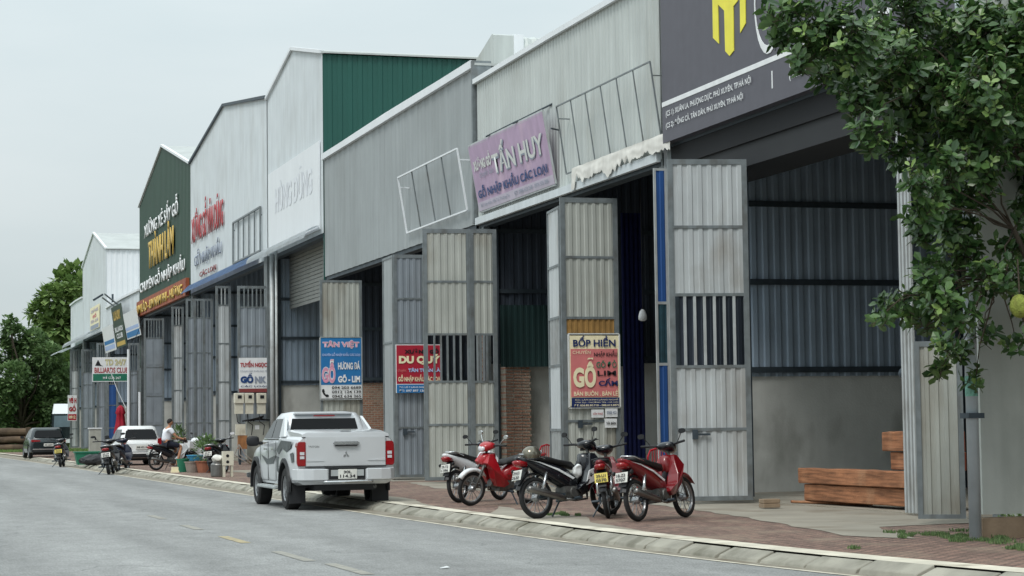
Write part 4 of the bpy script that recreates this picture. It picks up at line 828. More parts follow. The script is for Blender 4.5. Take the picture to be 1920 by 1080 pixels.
# ---- motorbikes
mat('bike_red',(160,22,32),.3,0,.15,5,coat=.5,stain=(120,40,40),stain_amt=.4)
mat('bike_deep_red',(118,18,26),.3,0,.15,5,coat=.5,stain=(90,40,38),stain_amt=.5); mat('bike_maroon',(110,24,32),.25,0,.1,5,coat=.6); mat('bike_black',(24,26,32),.22,0,.1,5,coat=.6); mat('bike_white',(216,218,220),.3,0,.05,5,coat=.5); mat('bike_navy',(30,36,54),.3,0,.1,5,coat=.5); mat('seat_black',(30,30,31),.6,0,.15,12); mat('exhaust_metal',(120,118,116),.3,.85,.15,10)
def yloft(bm,st,n=12,e=.7): loft(bm,[sell(x,0 if len(s_)<5 else s_[4],z,hy,hz,n,e) for (x,z,hy,hz,*r_) in st for s_ in ((x,z,hy,hz),)])
def bwheel(par,x,R,name,disc=False):
    bm=bmn(); rings=[]; n=36
    for k in range(n):
        a=2*math.pi*k/n; c,s=math.cos(a),math.sin(a); rings.append([(x+c*(R-.035+.035*math.cos(b)),.033*math.sin(b),R+s*(R-.035+.035*math.cos(b))) for b in [2*math.pi*j/8 for j in range(8)]])
    RR2=[[bm.verts.new(p) for p in r] for r in rings]
    for i in range(n):
        p,q=RR2[i],RR2[(i+1)%n]
        for j in range(8): bm.faces.new((p[j],p[(j+1)%8],q[(j+1)%8],q[j]))
    recalc(bm); w=O(name,bm,'rubber',par,W=False,smooth=True); WL[w.name]=Vector((0,0,0))
    bm=bmn(); r=R-.062; lathe(bm,[(r+.012,-.022),(r-.012,-.02),(r-.02,0),(r-.012,.02),(r+.012,.022)],(x,0,R),32); lathe(bm,[(.001,-.06),(.035,-.06),(.055,-.03),(.055,.03),(.035,.06),(.001,.06)],(x,0,R),12)
    for k in range(14):
        a=2*math.pi*k/14; b=a+.35*(1 if k%2 else -1); y=.03*(1 if k%2 else -1); bar(bm,(x+.05*math.cos(b),y,R+.05*math.sin(b)),(x+r*math.cos(a),0,R+r*math.sin(a)),.007)
    recalc(bm); O('rim',bm,'alloy',w,W=False); return w
def bike(label,loc,heading,main,accent=None,shield=None,lean=-7,plate='plate_white',scooter=False,name='motorbike',cat='motorbike',group=None,basket=False,ptxt=('29-X3','5707'),covered=False,cowl=None,stripe=None,tail='lamp_red',scale=1.,mirror='black_plastic',plate_on=True):
    t=T(name,label,cat,loc,R_(heading)); t.rotation_euler=(R_(lean),0,R_(heading)); t.scale=(scale,scale*(1.35 if scooter else 1),scale)
    if group: t['group']=group
    R=.285 if not scooter else .24; xr,xf=-.62,.63; shield=shield or main; cowl=cowl or main; accent=accent or main
    bwheel(t,xr,R,'rear_wheel'); bwheel(t,xf,R,'front_wheel')
    # fork and steering column
    bm=bmn()
    for s in (1,-1): tube(bm,[(xf,s*.075,R),(xf-.15,s*.075,.62),(xf-.2,s*.05,.7)],[.018,.024,.02],8)
    tube(bm,[(xf-.2,0,.68),(xf-.29,0,.98)],.022,8); bar(bm,(xf-.2,-.09,.66),(xf-.2,.09,.66),.04); O('fork',bm,'engine',t,W=False,smooth=True)
    # front fender
    bm=bmn(); rr=[]
    for k in range(9):
        a=R_(35+k*105/8); r=R+.03; rr.append([(xf+math.cos(a)*r,-.06,R+math.sin(a)*r-.02),(xf+math.cos(a)*(r+.03),-.03,R+math.sin(a)*(r+.03)),(xf+math.cos(a)*(r+.03),.03,R+math.sin(a)*(r+.03)),(xf+math.cos(a)*r,.06,R+math.sin(a)*r-.02),(xf+math.cos(a)*(r+.01),.0,R+math.sin(a)*(r+.01))])
    loft(bm,rr); recalc(bm); O('front_fender',bm,accent if accent!='bike_white' or main!='bike_black' else main,t,W=False,smooth=True)
    # leg shield: two wings around the front
    bm=bmn()
    pf=[(.40,.86),(.47,.72),(.36,.62),(.30,.46),(.20,.33),(.06,.31),(-.02,.37),(.05,.43),(.12,.47),(.20,.6),(.26,.78),(.31,.87)] if not scooter else [(.40,.86),(.50,.72),(.42,.5),(.30,.30),(.10,.22),(-.32,.22),(-.36,.36),(.02,.34),(.16,.38),(.24,.6),(.28,.86)]
    hwf=lambda z: .10+.1*math.sin(max(0,min(1,(z-.28)/.55))*math.pi)
    for s in (1,-1): 
        a=[bm.verts.new((x,s*(hwf(z)+.015+(.03 if x<.2 else 0)),z)) for x,z in pf]; b=[bm.verts.new((x+.01,s*(.05),z)) for x,z in pf]; k=len(pf)
        bm.faces.new(a); bm.faces.new(b[::-1])
        for i in range(k): bm.faces.new((a[i],a[(i+1)%k],b[(i+1)%k],b[i]))
    recalc(bm); bmesh.ops.bevel(bm,geom=bm.edges[:],offset=.006,segments=1,affect='EDGES'); O('leg_shield',bm,shield,t,W=False)
    # front apron nose
    bm=bmn(); yloft(bm,[(.2,.74,.05,.13),(.33,.76,.10,.12),(.43,.77,.09,.1),(.49,.75,.05,.06)]); recalc(bm); O('front_apron',bm,shield if not scooter else main,t,W=False,smooth=True)
    # frame spine
    bm=bmn(); tube(bm,[(.3,0,.72),(.12,0,.5),(-.1,0,.45),(-.4,0,.58),(-.62,0,.68)],.04,8); O('frame',bm,'black_plastic',t,W=False,smooth=True)
    # side body and tail
    bm=bmn()
    st=[(.06,.47,.09,.09),(-.12,.53,.125,.15),(-.35,.62,.135,.135),(-.6,.71,.12,.09),(-.78,.78,.08,.05),(-.9,.83,.045,.025)] if not scooter else [(.0,.46,.12,.14),(-.2,.5,.15,.2),(-.45,.56,.16,.2),(-.7,.66,.13,.13),(-.88,.74,.07,.06)]
    yloft(bm,st); recalc(bm); O('body_cowl',bm,main,t,W=False,smooth=True)
    if stripe or accent!=main:
        for s in (1,-1):
            bm=bmn(); slab(bm,[(.0,s*.115,.53),(-.3,s*.143,.66),(-.6,s*.126,.76),(-.8,s*.095,.80),(-.6,s*.127,.745),(-.32,s*.144,.638),(-.05,s*.128,.51)],(0,s*.006,0)); recalc(bm); O('side_stripe',bm,stripe or accent,t,W=False)
    # seat
    bm=bmn(); yloft(bm,[(.06,.68,.07,.03),(-.02,.72,.11,.045),(-.25,.755,.125,.045),(-.42,.79,.135,.05),(-.62,.82,.12,.045),(-.72,.83,.07,.03)],14,.8); recalc(bm); O('seat',bm,'seat_black',t,W=False,smooth=True)
    # grab rail
    bm=bmn(); tube(bm,[(-.5,.12,.80),(-.72,.12,.86),(-.84,.0,.88),(-.72,-.12,.86),(-.5,-.12,.80)],.011,6); O('grab_rail',bm,'chrome' if main!='bike_maroon' else 'black_plastic',t,W=False,smooth=True)
    # tail lamp, rear fender, plate
    bm=bmn(); yloft(bm,[(-.78,.74,.085,.045),(-.88,.755,.08,.045),(-.94,.77,.045,.025)]); recalc(bm); O('tail_lamp',bm,tail,t,W=False,smooth=True)
    bm=bmn(); slab(bm,[(-.74,-.07,.72),(-.74,.07,.72),(-.93,.06,.47),(-.93,-.06,.47)],(.02,0,.01)); rr=[]
    for k in range(7):
        a=R_(60+k*100/6); r=R+.04; rr.append([(xr+math.cos(a)*r,-.05,R+math.sin(a)*r),(xr+math.cos(a)*(r+.02),0,R+math.sin(a)*(r+.02)),(xr+math.cos(a)*r,.05,R+math.sin(a)*r),(xr+math.cos(a)*(r-.015),0,R+math.sin(a)*(r-.015))])
    loft(bm,rr); recalc(bm); O('rear_fender',bm,'black_plastic',t,W=False)
    if plate_on:
        bm=bmn(); slab(bm,[(-.885,-.095,.665),(-.885,.095,.665),(-.93,.095,.53),(-.93,-.095,.53)],(-.006,0,0)); recalc(bm); p=O('number_plate',bm,plate,t,W=False); WL[p.name]=Vector((0,0,0))
        v=Vector((.045,0,.135)).normalized()
        text('plate_letters',ptxt[0],(-.918,.07,.60),(0,-1,0),v,.14,.045,'plate_ink',p,.03,off=.012); text('plate_letters',ptxt[1],(-.937,.075,.54),(0,-1,0),v,.15,.045,'plate_ink',p,.03,off=.012)
    # turn signals
    for s in (1,-1):
        bm=bmn(); lathe(bm,[(.001,-.02),(.028,-.012),(.028,.012),(.001,.02)],(-.86,s*.14,.66),8); bar(bm,(-.85,0,.67),(-.86,s*.13,.66),.012); O('turn_signal',bm,'black_plastic',t,W=False)
    # handlebar cowl
    bm=bmn(); yloft(bm,[(.24,1.0,.06,.03),(.3,1.0,.14,.055),(.38,.985,.13,.075),(.46,.96,.09,.07),(.50,.94,.05,.045)],14,.8); recalc(bm); O('handlebar_cowl',bm,cowl,t,W=False,smooth=True)
    bm=bmn(); yloft(bm,[(.455,.955,.085,.055),(.49,.945,.075,.05),(.515,.935,.045,.03)],12,.9); recalc(bm); O('headlight',bm,'lamp_clear',t,W=False,smooth=True)
    for s in (1,-1):
        bm=bmn(); tube(bm,[(.33,s*.1,1.0),(.30,s*.2,1.02),(.24,s*.35,1.03)],.017,8); tube(bm,[(.29,s*.2,1.03),(.33,s*.3,1.03)],.006,5); O('handlebar',bm,'black_plastic',t,W=False,smooth=True)
        bm=bmn(); tube(bm,[(.28,s*.22,1.03),(.27,s*.27,1.1),(.25,s*.31,1.15)],.006,5); rg=[]
        loft(bm,[sell(.24,s*.33,1.17,.055,.035,12,.8),sell(.26,s*.33,1.17,.05,.03,12,.8)]); recalc(bm); O('mirror',bm,mirror,t,W=False)
    # engine, exhaust, swing arm, shocks
    bm=bmn(); loft(bm,[[(x,s_[0],s_[1]) for s_ in ((-.1,.24),(.1,.24),(.12,.34),(.1,.42),(-.1,.42),(-.12,.34))] for x in (-.18,-.1,.12)]); tube(bm,[(.1,0,.35),(.26,0,.38)],[.075,.065],10)
    for k in range(4): lathe(bm,[(.09,-.002),(.09,.002)],(.13,0,.35),4)
    for s in (1,-1): lathe(bm,[(.001,s*.13),(.07,s*.13),(.085,s*.1)],(-.03,0,.33),14)
    recalc(bm); O('engine',bm,'engine',t,W=False)
    bm=bmn(); tube(bm,[(.22,-.08,.33),(.18,-.12,.24),(-.05,-.14,.22),(-.25,-.14,.25)],.016,8); tube(bm,[(-.22,-.145,.25),(-.3,-.15,.27),(-.85,-.16,.40),(-.87,-.16,.405)],[.02,.042,.048,.03],12); O('exhaust',bm,'exhaust_metal',t,W=False,smooth=True)
    bm=bmn(); 
    for s in (1,-1): bar(bm,(-.12,s*.09,.32),(xr,s*.08,R),.03)
    box(bm,-.6,-.1,.085,.11,.26,.36); recalc(bm); O('swing_arm',bm,'dark_steel',t,W=False)
    for s in (1,-1):
        bm=bmn(); tube(bm,[(xr+.02,s*.1,R+.03),(xr+.1,s*.1,.45)],.012,8)
        tube(bm,[(xr+.05,s*.1,.36),(xr+.14,s*.1,.62)],.026,8); O('shock_absorber',bm,'chrome',t,W=False,smooth=True)
    bm=bmn(); tube(bm,[(-.05,-.24,.24),(-.05,.24,.24)],.012,6)
    for s in (1,-1): tube(bm,[(-.05,s*.15,.25),(-.05,s*.26,.25)],.022,6)
    tube(bm,[(-.12,.1,.26),(-.16,.27,.02)],.012,6); O('footrest',bm,'dark_steel',t,W=False)
    if basket:
        bm=bmn(); box(bm,.45,.72,-.15,.15,.72,.95); O('basket',bm,'bike_white',t,W=False)
    return t
GP='motorbikes parked in front of the beige door leaf'
bike('white and black motorbike facing away, leftmost of the near group',(10.28,35.99,.13),39,'bike_white',shield='bike_white',cowl='bike_black',group=GP,plate='plate_white',ptxt=('29-T2','1186'),scale=1.03)
bike('red motorbike facing the road with a white front fender',(10.17,34.34,.13),203,'bike_red',accent='bike_white',group=GP,lean=-7,mirror='chrome',stripe='bike_red',scale=1.03)
bike('black motorbike with helmet on its seat and papers at the leg shield',(9.72,29.06,.13),21,'bike_black',group=GP,stripe='bike_white',tail='lamp_red',plate_on=True,ptxt=('29-K5','2630'),scale=1.07)
bike('dark red motorbike seen from behind with a yellow number plate',(10.28,28.95,.13),66,'bike_maroon',shield='bike_maroon',cowl='bike_black',group=GP,plate='plate_yellow',ptxt=('29-U1','0570'))
bike('red motorbike with black handlebar cowl in front of the pale grey door leaf',(10.58,27.66,.13),38,'bike_deep_red',shield='bike_deep_red',cowl='bike_black',group=GP,stripe='bike_white',ptxt=('18-Z2','5707'),scale=1.04)
bike('black scooter parked with its back to the road beside the milk churn',tuple(G(411,886,.13)),62,'bike_black',scooter=True,name='scooter',cat='scooter',mirror='lamp_clear',lean=-5,ptxt=('29-Y7','0451'))
pb=G(293,882,.13); hd=R_(18)
bike('white and green motorbike the man in the white shirt sits on',(pb.x+.62*math.cos(hd),pb.y+.62*math.sin(hd),.13),18,'bike_black',shield='bike_white',cowl='bike_black',lean=0,ptxt=('29-L3','3318'),scale=1.0)
bike('white scooter with a front basket parked behind the seated man',(G(352,880,.13).x+.7,G(352,880,.13).y+1.2,.13),205,'bike_white',scooter=True,name='scooter',cat='scooter',basket=True,lean=-5)
bike('black scooter standing in the gutter, left one of the two beside the white hatchback',tuple(G(207,890)+Vector((.1,.7,0))),78,'bike_black',scooter=True,name='scooter',cat='scooter',lean=-6,scale=1.12,ptxt=('29-H9','7782'))
bike('black scooter half hidden against the rear of the white hatchback',tuple(G(229,886)+Vector((.1,.7,0))),70,'bike_navy',scooter=True,name='scooter',cat='scooter',lean=-6,scale=1.12,plate_on=False)
bike('small black scooter with yellowish plate beside the dark green suv',tuple(G(117,876)+Vector((.05,.7,0))),80,'bike_black',scooter=True,name='scooter',cat='scooter',lean=-6,scale=1.1,plate='plate_yellow')
# helmet and papers on the black motorbike
bx,by=9.72,29.06; dx,dy=math.cos(R_(21)),math.sin(R_(21))
def at(lx,lz,ly=0): return Vector((bx+lx*dx-ly*dy,by+lx*dy+ly*dx,.13+lz))
c=at(-.72,.93,.06); bm=bmn(); bmesh.ops.create_uvsphere(bm,u_segments=20,v_segments=14,radius=.13,matrix=Matrix.Translation(c)@Matrix.Diagonal((1.1,1,.95,1)))
bmesh.ops.bisect_plane(bm,geom=bm.verts[:]+bm.edges[:]+bm.faces[:],plane_co=c-Vector((0,0,.07)),plane_no=(0,0,1),clear_inner=True); t=T('helmet','shiny grey open helmet resting on the tail of the black motorbike','helmet',c-Vector((0,0,.07))); O('shell',bm,mat('helmet_grey',(120,116,104),.15,.7,.3,9),t,smooth=True)
bm=bmn(); tube(bm,[c+Vector((.12*math.cos(a),.12*math.sin(a),-.065)) for a in [R_(i*30) for i in range(13)]],.012,6); O('rim_trim',bm,'black_plastic',t)
c=at(.2,.62,-.16); bm=bmn(); slab(bm,[c+Vector((-.08,-.03,-.15)),c+Vector((.08,.02,-.09)),c+Vector((.12,.02,.12)),c+Vector((-.03,-.03,.06))],(.01,-.01,.0)); tag(O('paper_sheet',bm,'white_paint',recenter=True),'white paper sheet stuck at the leg shield of the black motorbike','paper')
c=at(.05,.68,-.05); bm=bmn(); bmesh.ops.create_icosphere(bm,subdivisions=3,radius=.08,matrix=Matrix.Translation(c)@Matrix.Diagonal((.9,.7,1.3,1)))
for v in bm.verts: v.co+=noise.noise_vector(v.co*14)*.03
tag(O('plastic_bag',bm,'white_paint',recenter=True,smooth=True),'crumpled white plastic bag hooked on the black motorbike','bag')
# truck at the far end
def truck():
    a=Q(97,800,168); t=T('truck','dark truck with white roof fairing standing beyond the last pillar','truck',(a.x,168,0)); x0=a.x; w_=2.4
    bm=bmn(); loft(bm,[[(x0,168,.7),(x0+w_,168,.7),(x0+w_,170,.7),(x0,170,.7)],[(x0,168,1.7),(x0+w_,168,1.7),(x0+w_,170,1.7),(x0,170,1.7)],[(x0+.08,168.25,2.8),(x0+w_-.08,168.25,2.8),(x0+w_-.08,170,2.8),(x0+.08,170,2.8)]]); recalc(bm); O('cab',bm,'paint_dark',t)
    bm=bmn(); slab(bm,[(x0+.15,167.98,1.75),(x0+w_-.15,167.98,1.75),(x0+w_-.22,168.2,2.65),(x0+.22,168.2,2.65)],(0,-.03,0)); recalc(bm); O('windscreen',bm,mat('glass_far',(96,112,120),.1,0,.2,1),t)
    bm=bmn(); slab(bm,[(x0+.1,168.3,2.8),(x0+w_-.1,168.3,2.8),(x0+w_-.3,169.2,3.6),(x0+.3,169.2,3.6)],(0,.8,0)); recalc(bm); O('roof_fairing',bm,'white_panel',t)
    bm=bmn(); box(bm,x0,x0+w_,167.85,168.1,.5,.85); O('bumper',bm,'white_panel',t)
    for dx_ in (.25,w_-.55):
        bm=bmn(); box(bm,x0+dx_,x0+dx_+.3,167.93,168,.95,1.15); O('headlight',bm,'lamp_clear',t)
    bm=bmn(); box(bm,x0+.05,x0+w_-.05,170.2,177,.9,1.8); O('cargo_bed',bm,'paint_dark',t)
    for dx_ in (.15,w_-.45):
        bm=bmn(); lathe(bm,[(.001,0),(.45,0),(.5,.03),(.5,.27),(.45,.3),(.001,.3)],(0,0,0),20,ax='z'); bmesh.ops.transform(bm,matrix=Matrix.Translation((x0+dx_,169,.5))@Matrix.Rotation(math.pi/2,4,'Y'),verts=bm.verts); O('wheel',bm,'rubber',t)
truck()
# ------------------------------------------------------------------ trees and plants
def leaf_faces(bm,base,d,up,l,w,mi=0,simple=False):
    d=d.normalized(); s=d.cross(up)
    if s.length<1e-3: s=Vector((1,0,0))
    s.normalize(); n=s.cross(d); dr=n*(-.12*l)
    if simple:
        v=[bm.verts.new(p) for p in (base,base+d*l*.55+s*w,base+d*l+dr,base+d*l*.5-s*w)]; bm.faces.new(v).material_index=mi; return
    m1=base+d*l*.35-n*w*.18; m2=base+d*l*.72-n*w*.2+dr*.3
    P_=[base,base+d*l*.33+s*w*.7,base+d*l*.7+s*w+dr*.3,base+d*l+dr,base+d*l*.7-s*w+dr*.3,base+d*l*.33-s*w*.7,m1,m2]
    v=[bm.verts.new(p) for p in P_]
    for f in ((0,1,6),(1,2,7,6),(2,3,7),(3,4,7),(4,5,6,7),(5,0,6)): bm.faces.new([v[i] for i in f]).material_index=mi
def rnd(rng): 
    while 1:
        v=Vector((rng.uniform(-1,1),rng.uniform(-1,1),rng.uniform(-1,1)))
        if .05<v.length<1: return v
def limb(bm,a,b,r0,r1,rng,k=5,wob=.06):
    pts=[];rs=[]; L_=(b-a).length
    for i in range(k+1):
        t=i/k; p=a.lerp(b,t)+rnd(rng)*wob*L_*math.sin(t*math.pi)+Vector((0,0,math.sin(t*math.pi)*.06*L_)); pts.append(p); rs.append(r0+(r1-r0)*t)
    tube(bm,pts,rs,7); return pts
def jackfruit():
    rng=random.Random(3); base=G(2010,1016,.13); base=Vector((base.x,base.y,.1))
    t=T('jackfruit_tree','leafy broadleaf tree overhanging the pavement at the right edge','tree',base)
    D0=base.y
    blobs=[(1470,50,42),(1500,100,45),(1455,20,30),(1530,40,75),(1600,60,80),(1570,130,60),(1600,190,52),(1650,110,85),(1630,250,45),(1690,40,95),(1710,170,95),(1780,80,100),(1690,270,52),(1760,230,90),(1850,60,95),(1860,170,95),(1930,110,80),(1840,280,75),(1920,250,70),(1765,330,62),(1790,400,60),(1840,360,42),(1735,430,38),(1800,480,62),(1850,520,45),(1745,520,45),(1690,565,36),(1735,580,52),(1665,575,26),(1650,595,14),(1790,575,50),(1900,450,45),(1940,380,50),(1885,520,40),(1930,560,50),(1800,650,30),(1765,690,26),(1830,705,22),(1770,640,30),(1905,640,22),(1845,620,30),(1745,370,30),(1700,110,60),(1800,200,70),(1900,200,60),(1760,150,60),(1640,160,50),(1560,90,50),(1720,330,40),(1780,300,50),(1760,560,40),(1720,400,32)]
    pts=[]
    tb=bmn(); top=base+Vector((.15,.1,3.4)); limb(tb,base,top,.16,.11,rng,6,.03); fork=base.lerp(top,.45); hubs=[limb(tb,fork,Q(1900,430,D0-.1),.07,.03,rng)[-1],limb(tb,top,Q(1800,150,D0+.3),.09,.03,rng)[-1],limb(tb,top,Q(1950,60,D0),.1,.04,rng)[-1],limb(tb,top,top+Vector((1.2,-.5,1.4)),.09,.03,rng)[-1],limb(tb,fork,Q(1870,520,D0+.2),.022,.012,rng)[-1]]
    lb=bmn()
    allb=[]
    for px,py,r in blobs:
        Y=D0+rng.uniform(-.9,.9); c=Q(px,py,Y); allb.append((c,r*Y/3900*1.02))
    for k in range(46):  # the part of the crown above and right of the photograph
        v=rnd(rng); c=top+Vector((.5+v.x*1.9,v.y*1.7,1.9+v.z*1.3)); allb.append((c,.42))
    tw=bmn()
    for c,r in allb:
        h=min(hubs,key=lambda q:(q-c).length); limb(tb,h,c,.012,.005,rng,4,.08)
        n=max(5,int((r/.36)**2*54)); ex=Vector((r,max(r,.3),r))
        for i in range(n):
            v=rnd(rng); p=c+Vector((v.x*ex.x,v.y*ex.y,v.z*ex.z)); out=(Vector((v.x,v.y,v.z*.6+.55))).normalized()
            tube(tw,[p-out*.16+rnd(rng)*.02,p],[.005,.003],3,cap=False)
            m=rng.randint(5,8); a0=rng.uniform(0,6.28); s=out.orthogonal().normalized(); q=out.cross(s); br=1 if rng.random()<.24 else 0
            for j in range(m):
                a=a0+j*2.4; sp=rng.uniform(.7,1.5); d=out*rng.uniform(.25,.9)+(s*math.cos(a)+q*math.sin(a))*sp; l=rng.uniform(.085,.165)*(.75 if br else 1)
                leaf_faces(lb,p-out*.02*j,d,out,l,l*rng.uniform(.24,.3),br if j<4 else 0)
    O('trunk',tb,'bark',t,smooth=True); O('twigs',tw,'bark',t); 
    O('crown',lb,['leaf_dark','leaf_bright'],t)
    c=Q(1912,574,D0-.9); bm=bmn(); bmesh.ops.create_uvsphere(bm,u_segments=18,v_segments=14,radius=.11,matrix=Matrix.Translation(c)@Matrix.Diagonal((.95,.95,1.15,1)))
    for v in bm.verts: v.co+=noise.noise_vector(v.co*40)*.008
    f=O('fruit',bm,mat('fruit_green',(132,142,62),.75,0,.3,22,bump=1.,bscale=50,stain=(104,100,50),stain_amt=.6),t,smooth=True); bm=bmn(); tube(bm,[c+Vector((0,0,.13)),c+Vector((.02,.05,.5))],.008,5); O('fruit_stalk',bm,'bark',t)
jackfruit()
def far_tree(label,tx,Y,blobs,mi,lsz=.34,dens=1.,name='broadleaf_tree',seed=1,r0=.25):
    rng=random.Random(seed); b=Q(tx,840,Y); base=Vector((b.x,Y,0)); t=T(name,label,'tree',base,group='trees at the end of the street')
    tb=bmn(); cs=[(Q(px,py,Y+rng.uniform(-2,2)),r*Y/3900) for px,py,r in blobs]; h=min(c.z for c,r in cs); top=Vector((base.x,Y,max(1.5,h*.8))); limb(tb,base,top,r0,r0*.6,rng,4,.03); lb=bmn()
    for c,r in cs:
        limb(tb,top,c,r0*.4,.05,rng,4,.05); n=int((r/1.)**2*420*dens)
        for i in range(n):
            v=rnd(rng); v=v.normalized()*(v.length**.5); p=c+Vector((v.x*r,v.y*r,v.z*r*.85))
            if noise.noise(p*.9)<-.3: continue
            d=(v*.6+rnd(rng)*.8+Vector((0,0,.1))); leaf_faces(lb,p,d,Vector((0,0,1)),rng.uniform(.7,1.2)*lsz,lsz*rng.uniform(.26,.42),0,True)
    O('trunk',tb,'bark',t,smooth=True); O('crown',lb,mi,t)
far_tree('tall bright green tree rising behind the last white workshop',125,190,[(140,512,18),(120,528,20),(146,540,22),(100,560,27),(132,570,30),(80,585,22),(150,590,28),(108,610,32),(78,622,20),(140,640,32),(95,655,26),(120,690,36),(150,690,30),(170,600,30),(165,560,25),(60,590,8),(128,498,9)],'leaf_far',.8,.5,seed=2)
far_tree('dark green spreading tree at the left edge of the street end',40,176,[(20,612,14),(28,632,24),(65,640,22),(8,660,28),(45,672,32),(90,668,26),(25,712,34),(70,715,36),(112,710,26),(0,745,34),(45,755,34),(92,760,32),(120,750,22),(-40,690,40),(-60,740,44),(18,600,8),(10,790,26),(60,780,28),(100,790,22),(128,700,16)],'leaf_far_dark',.46,1.2,seed=3,r0=.3)
far_tree('low bushy tree behind the log pile',85,178,[(60,790,24),(95,795,24),(25,795,24),(115,800,18),(0,790,24),(-30,790,24),(75,815,18),(118,830,14),(40,820,18)],'leaf_far',.3,.9,seed=5,r0=.12,name='bushy_tree')
# distant wood
rng=random.Random(11); bm=bmn()
for i in range(15000):
    x=rng.uniform(-60,60); y=rng.uniform(226,250); h=6.5+2.5*noise.noise(Vector((x*.12,y*.05,0)))+1.2*noise.noise(Vector((x*.5,y*.2,4))); z=rng.uniform(0,1)**.6*h
    leaf_faces(bm,Vector((x,y,z)),rnd(rng),Vector((0,0,1)),1.2,.5,0,True)
tag(O('distant_wood',bm,'leaf_far'),kind='stuff')
def tuft(label,c,r,h,n,mi='leaf_bright',name='weed_plant',cat='plant',seed=0,group=None,kind='blade',stuff=False):
    rng=random.Random(seed); bm=bmn(); c=Vector(c)
    for i in range(n):
        a=rng.uniform(0,6.28); q=r*rng.random()**.6; b=c+Vector((math.cos(a)*q,math.sin(a)*q,0)); d=Vector((math.cos(a)*.5+rng.uniform(-.4,.4),math.sin(a)*.5+rng.uniform(-.4,.4),1)); l=h*rng.uniform(.5,1.1)
        if kind=='blade': leaf_faces(bm,b,d,Vector((0,1,.1)),l,l*.05+.004,0,True)
        else:
            b2=b+Vector((0,0,rng.uniform(0,1)*h)); leaf_faces(bm,b2,d+rnd(rng)*.8,Vector((0,0,1)),h*.22,h*.07,0,True)
    o=O(name,bm,mi,None,recenter=True); tag(o,label,cat,group); return o
def grass_patch(name,cells,h,n,mi,seed):
    rng=random.Random(seed); bm=bmn()
    for cx,cy,cz,r in cells:
        for i in range(n):
            a=rng.uniform(0,6.28); q=r*rng.random()**.7; b=Vector((cx+math.cos(a)*q*.6,cy+math.sin(a)*q,cz)); l=h*rng.uniform(.4,1.1); leaf_faces(bm,b,Vector((rng.uniform(-.5,.5),rng.uniform(-.5,.5),1)),Vector((0,1,.1)),l,.006,0,True)
    tag(O(name,bm,mi),kind='stuff')
cells=[]
for px,py,r in ((1740,1003,.25),(1790,1008,.3),(1840,1015,.3),(1890,1018,.35),(1700,1004,.15),(1870,998,.3),(1915,1000,.3),(1905,1030,.2),(1040,966,.18),(1060,968,.12),(1600,1030,.1)): 
    g=G(px,py,.13); cells.append((g.x,g.y,.13,r))
cells+=[(x+random.uniform(-.35,.35),y+random.uniform(-.6,.6),z,r*.5) for x,y,z,r in cells[:9] for _ in range(4)]
grass_patch('pavement_weeds',cells,.055,70,'leaf_far_dark',4)
cells=[(x,143+rng.uniform(-3,8),0,1.6) for x in [5+.8*i for i in range(11)]]
bm=bmn()
for i in range(9000):
    b=Vector((rng.uniform(3,14.5),rng.uniform(139,152),0)); leaf_faces(bm,b,Vector((rng.uniform(-.5,.5),rng.uniform(-.5,.5),1)),Vector((0,1,.1)),rng.uniform(.1,.3),.03,0,True)
tag(O('verge_grass',bm,'leaf_far'),kind='stuff')
g=G(1905,992,.13); tuft('leafy weed growing at the foot of the plastered pillar',(g.x,g.y,.13),.22,.28,160,'leaf_bright',seed=8,kind='leaf')
# climber on the far door leaf and potted plants
def climber():
    rng=random.Random(6); pts=[Q(372,885,95),Q(368,840,94.6),Q(375,800,94.4),Q(362,770,94.3),Q(385,762,94.3)]
    t=T('climbing_plant','thin climbing plant trained up the grey door leaf behind the white scooter','plant',pts[0]); bm=bmn()
    for k in range(5):
        a=Q(352+k*9,884,94.6); b=Q(352+k*10+rng.uniform(-6,6),765+rng.uniform(0,30),94.3); limb(bm,a,b,.02,.01,rng,6,.08)
    O('stem',bm,'bark',t); bm=bmn()
    for i in range(420):
        p=Q(350+rng.uniform(0,48),760+110*rng.random()**.8,94.4+rng.uniform(-.2,.3)); leaf_faces(bm,p,rnd(rng),Vector((0,0,1)),.13,.045,0,True)
    O('foliage',bm,'leaf_far_dark',t)
climber()
mat('clay',(150,96,74),.8,0,.15,8); mat('grey_pot',(140,130,122),.85,0,.2,8); mat('green_plastic',(36,110,84),.5,0,.1,5); mat('blue_plastic',(70,150,190),.45,0,.1,5); mat('red_plastic',(168,24,40),.35,0,.08,5); mat('red_cloth',(150,22,44),.8,0,.15,6); mat('ivory',(206,202,186),.5,0,.08,6,stain=(150,140,116),stain_amt=.5); mat('cab_grey',(168,170,162),.55,0,.1,3,.1,stain=(130,126,110),stain_amt=.4)
def pot(label,px,py,r,h,mt='clay',plant=None,seed=1,name='flower_pot',ph=.6,n=160):
    g=G(px,py,.13); t=T(name,label,'plant pot',g,group='pots and tubs along the pavement')
    bm=bmn(); lathe(bm,[(.001,0),(r*.75,0),(r,h*.92),(r*1.08,h*.92),(r*1.08,h),(r*.95,h),(r*.9,h*.85),(.001,h*.85)],(g.x,g.y,.13),18,ax='z'); recalc(bm); O('pot',bm,mt,t)
    if plant:
        rng=random.Random(seed); bm=bmn()
        for i in range(n):
            v=rnd(rng); p=Vector((g.x+v.x*r*1.3,g.y+v.y*r*1.3,.13+h+ph*.5+v.z*ph*.5)); leaf_faces(bm,p,v+Vector((0,0,.5)),Vector((0,0,1)),.16,.04,0,True)
        tube(bm,[(g.x,g.y,.13+h*.8),(g.x,g.y,.13+h+ph*.4)],.012,5); O('foliage',bm,plant,t)
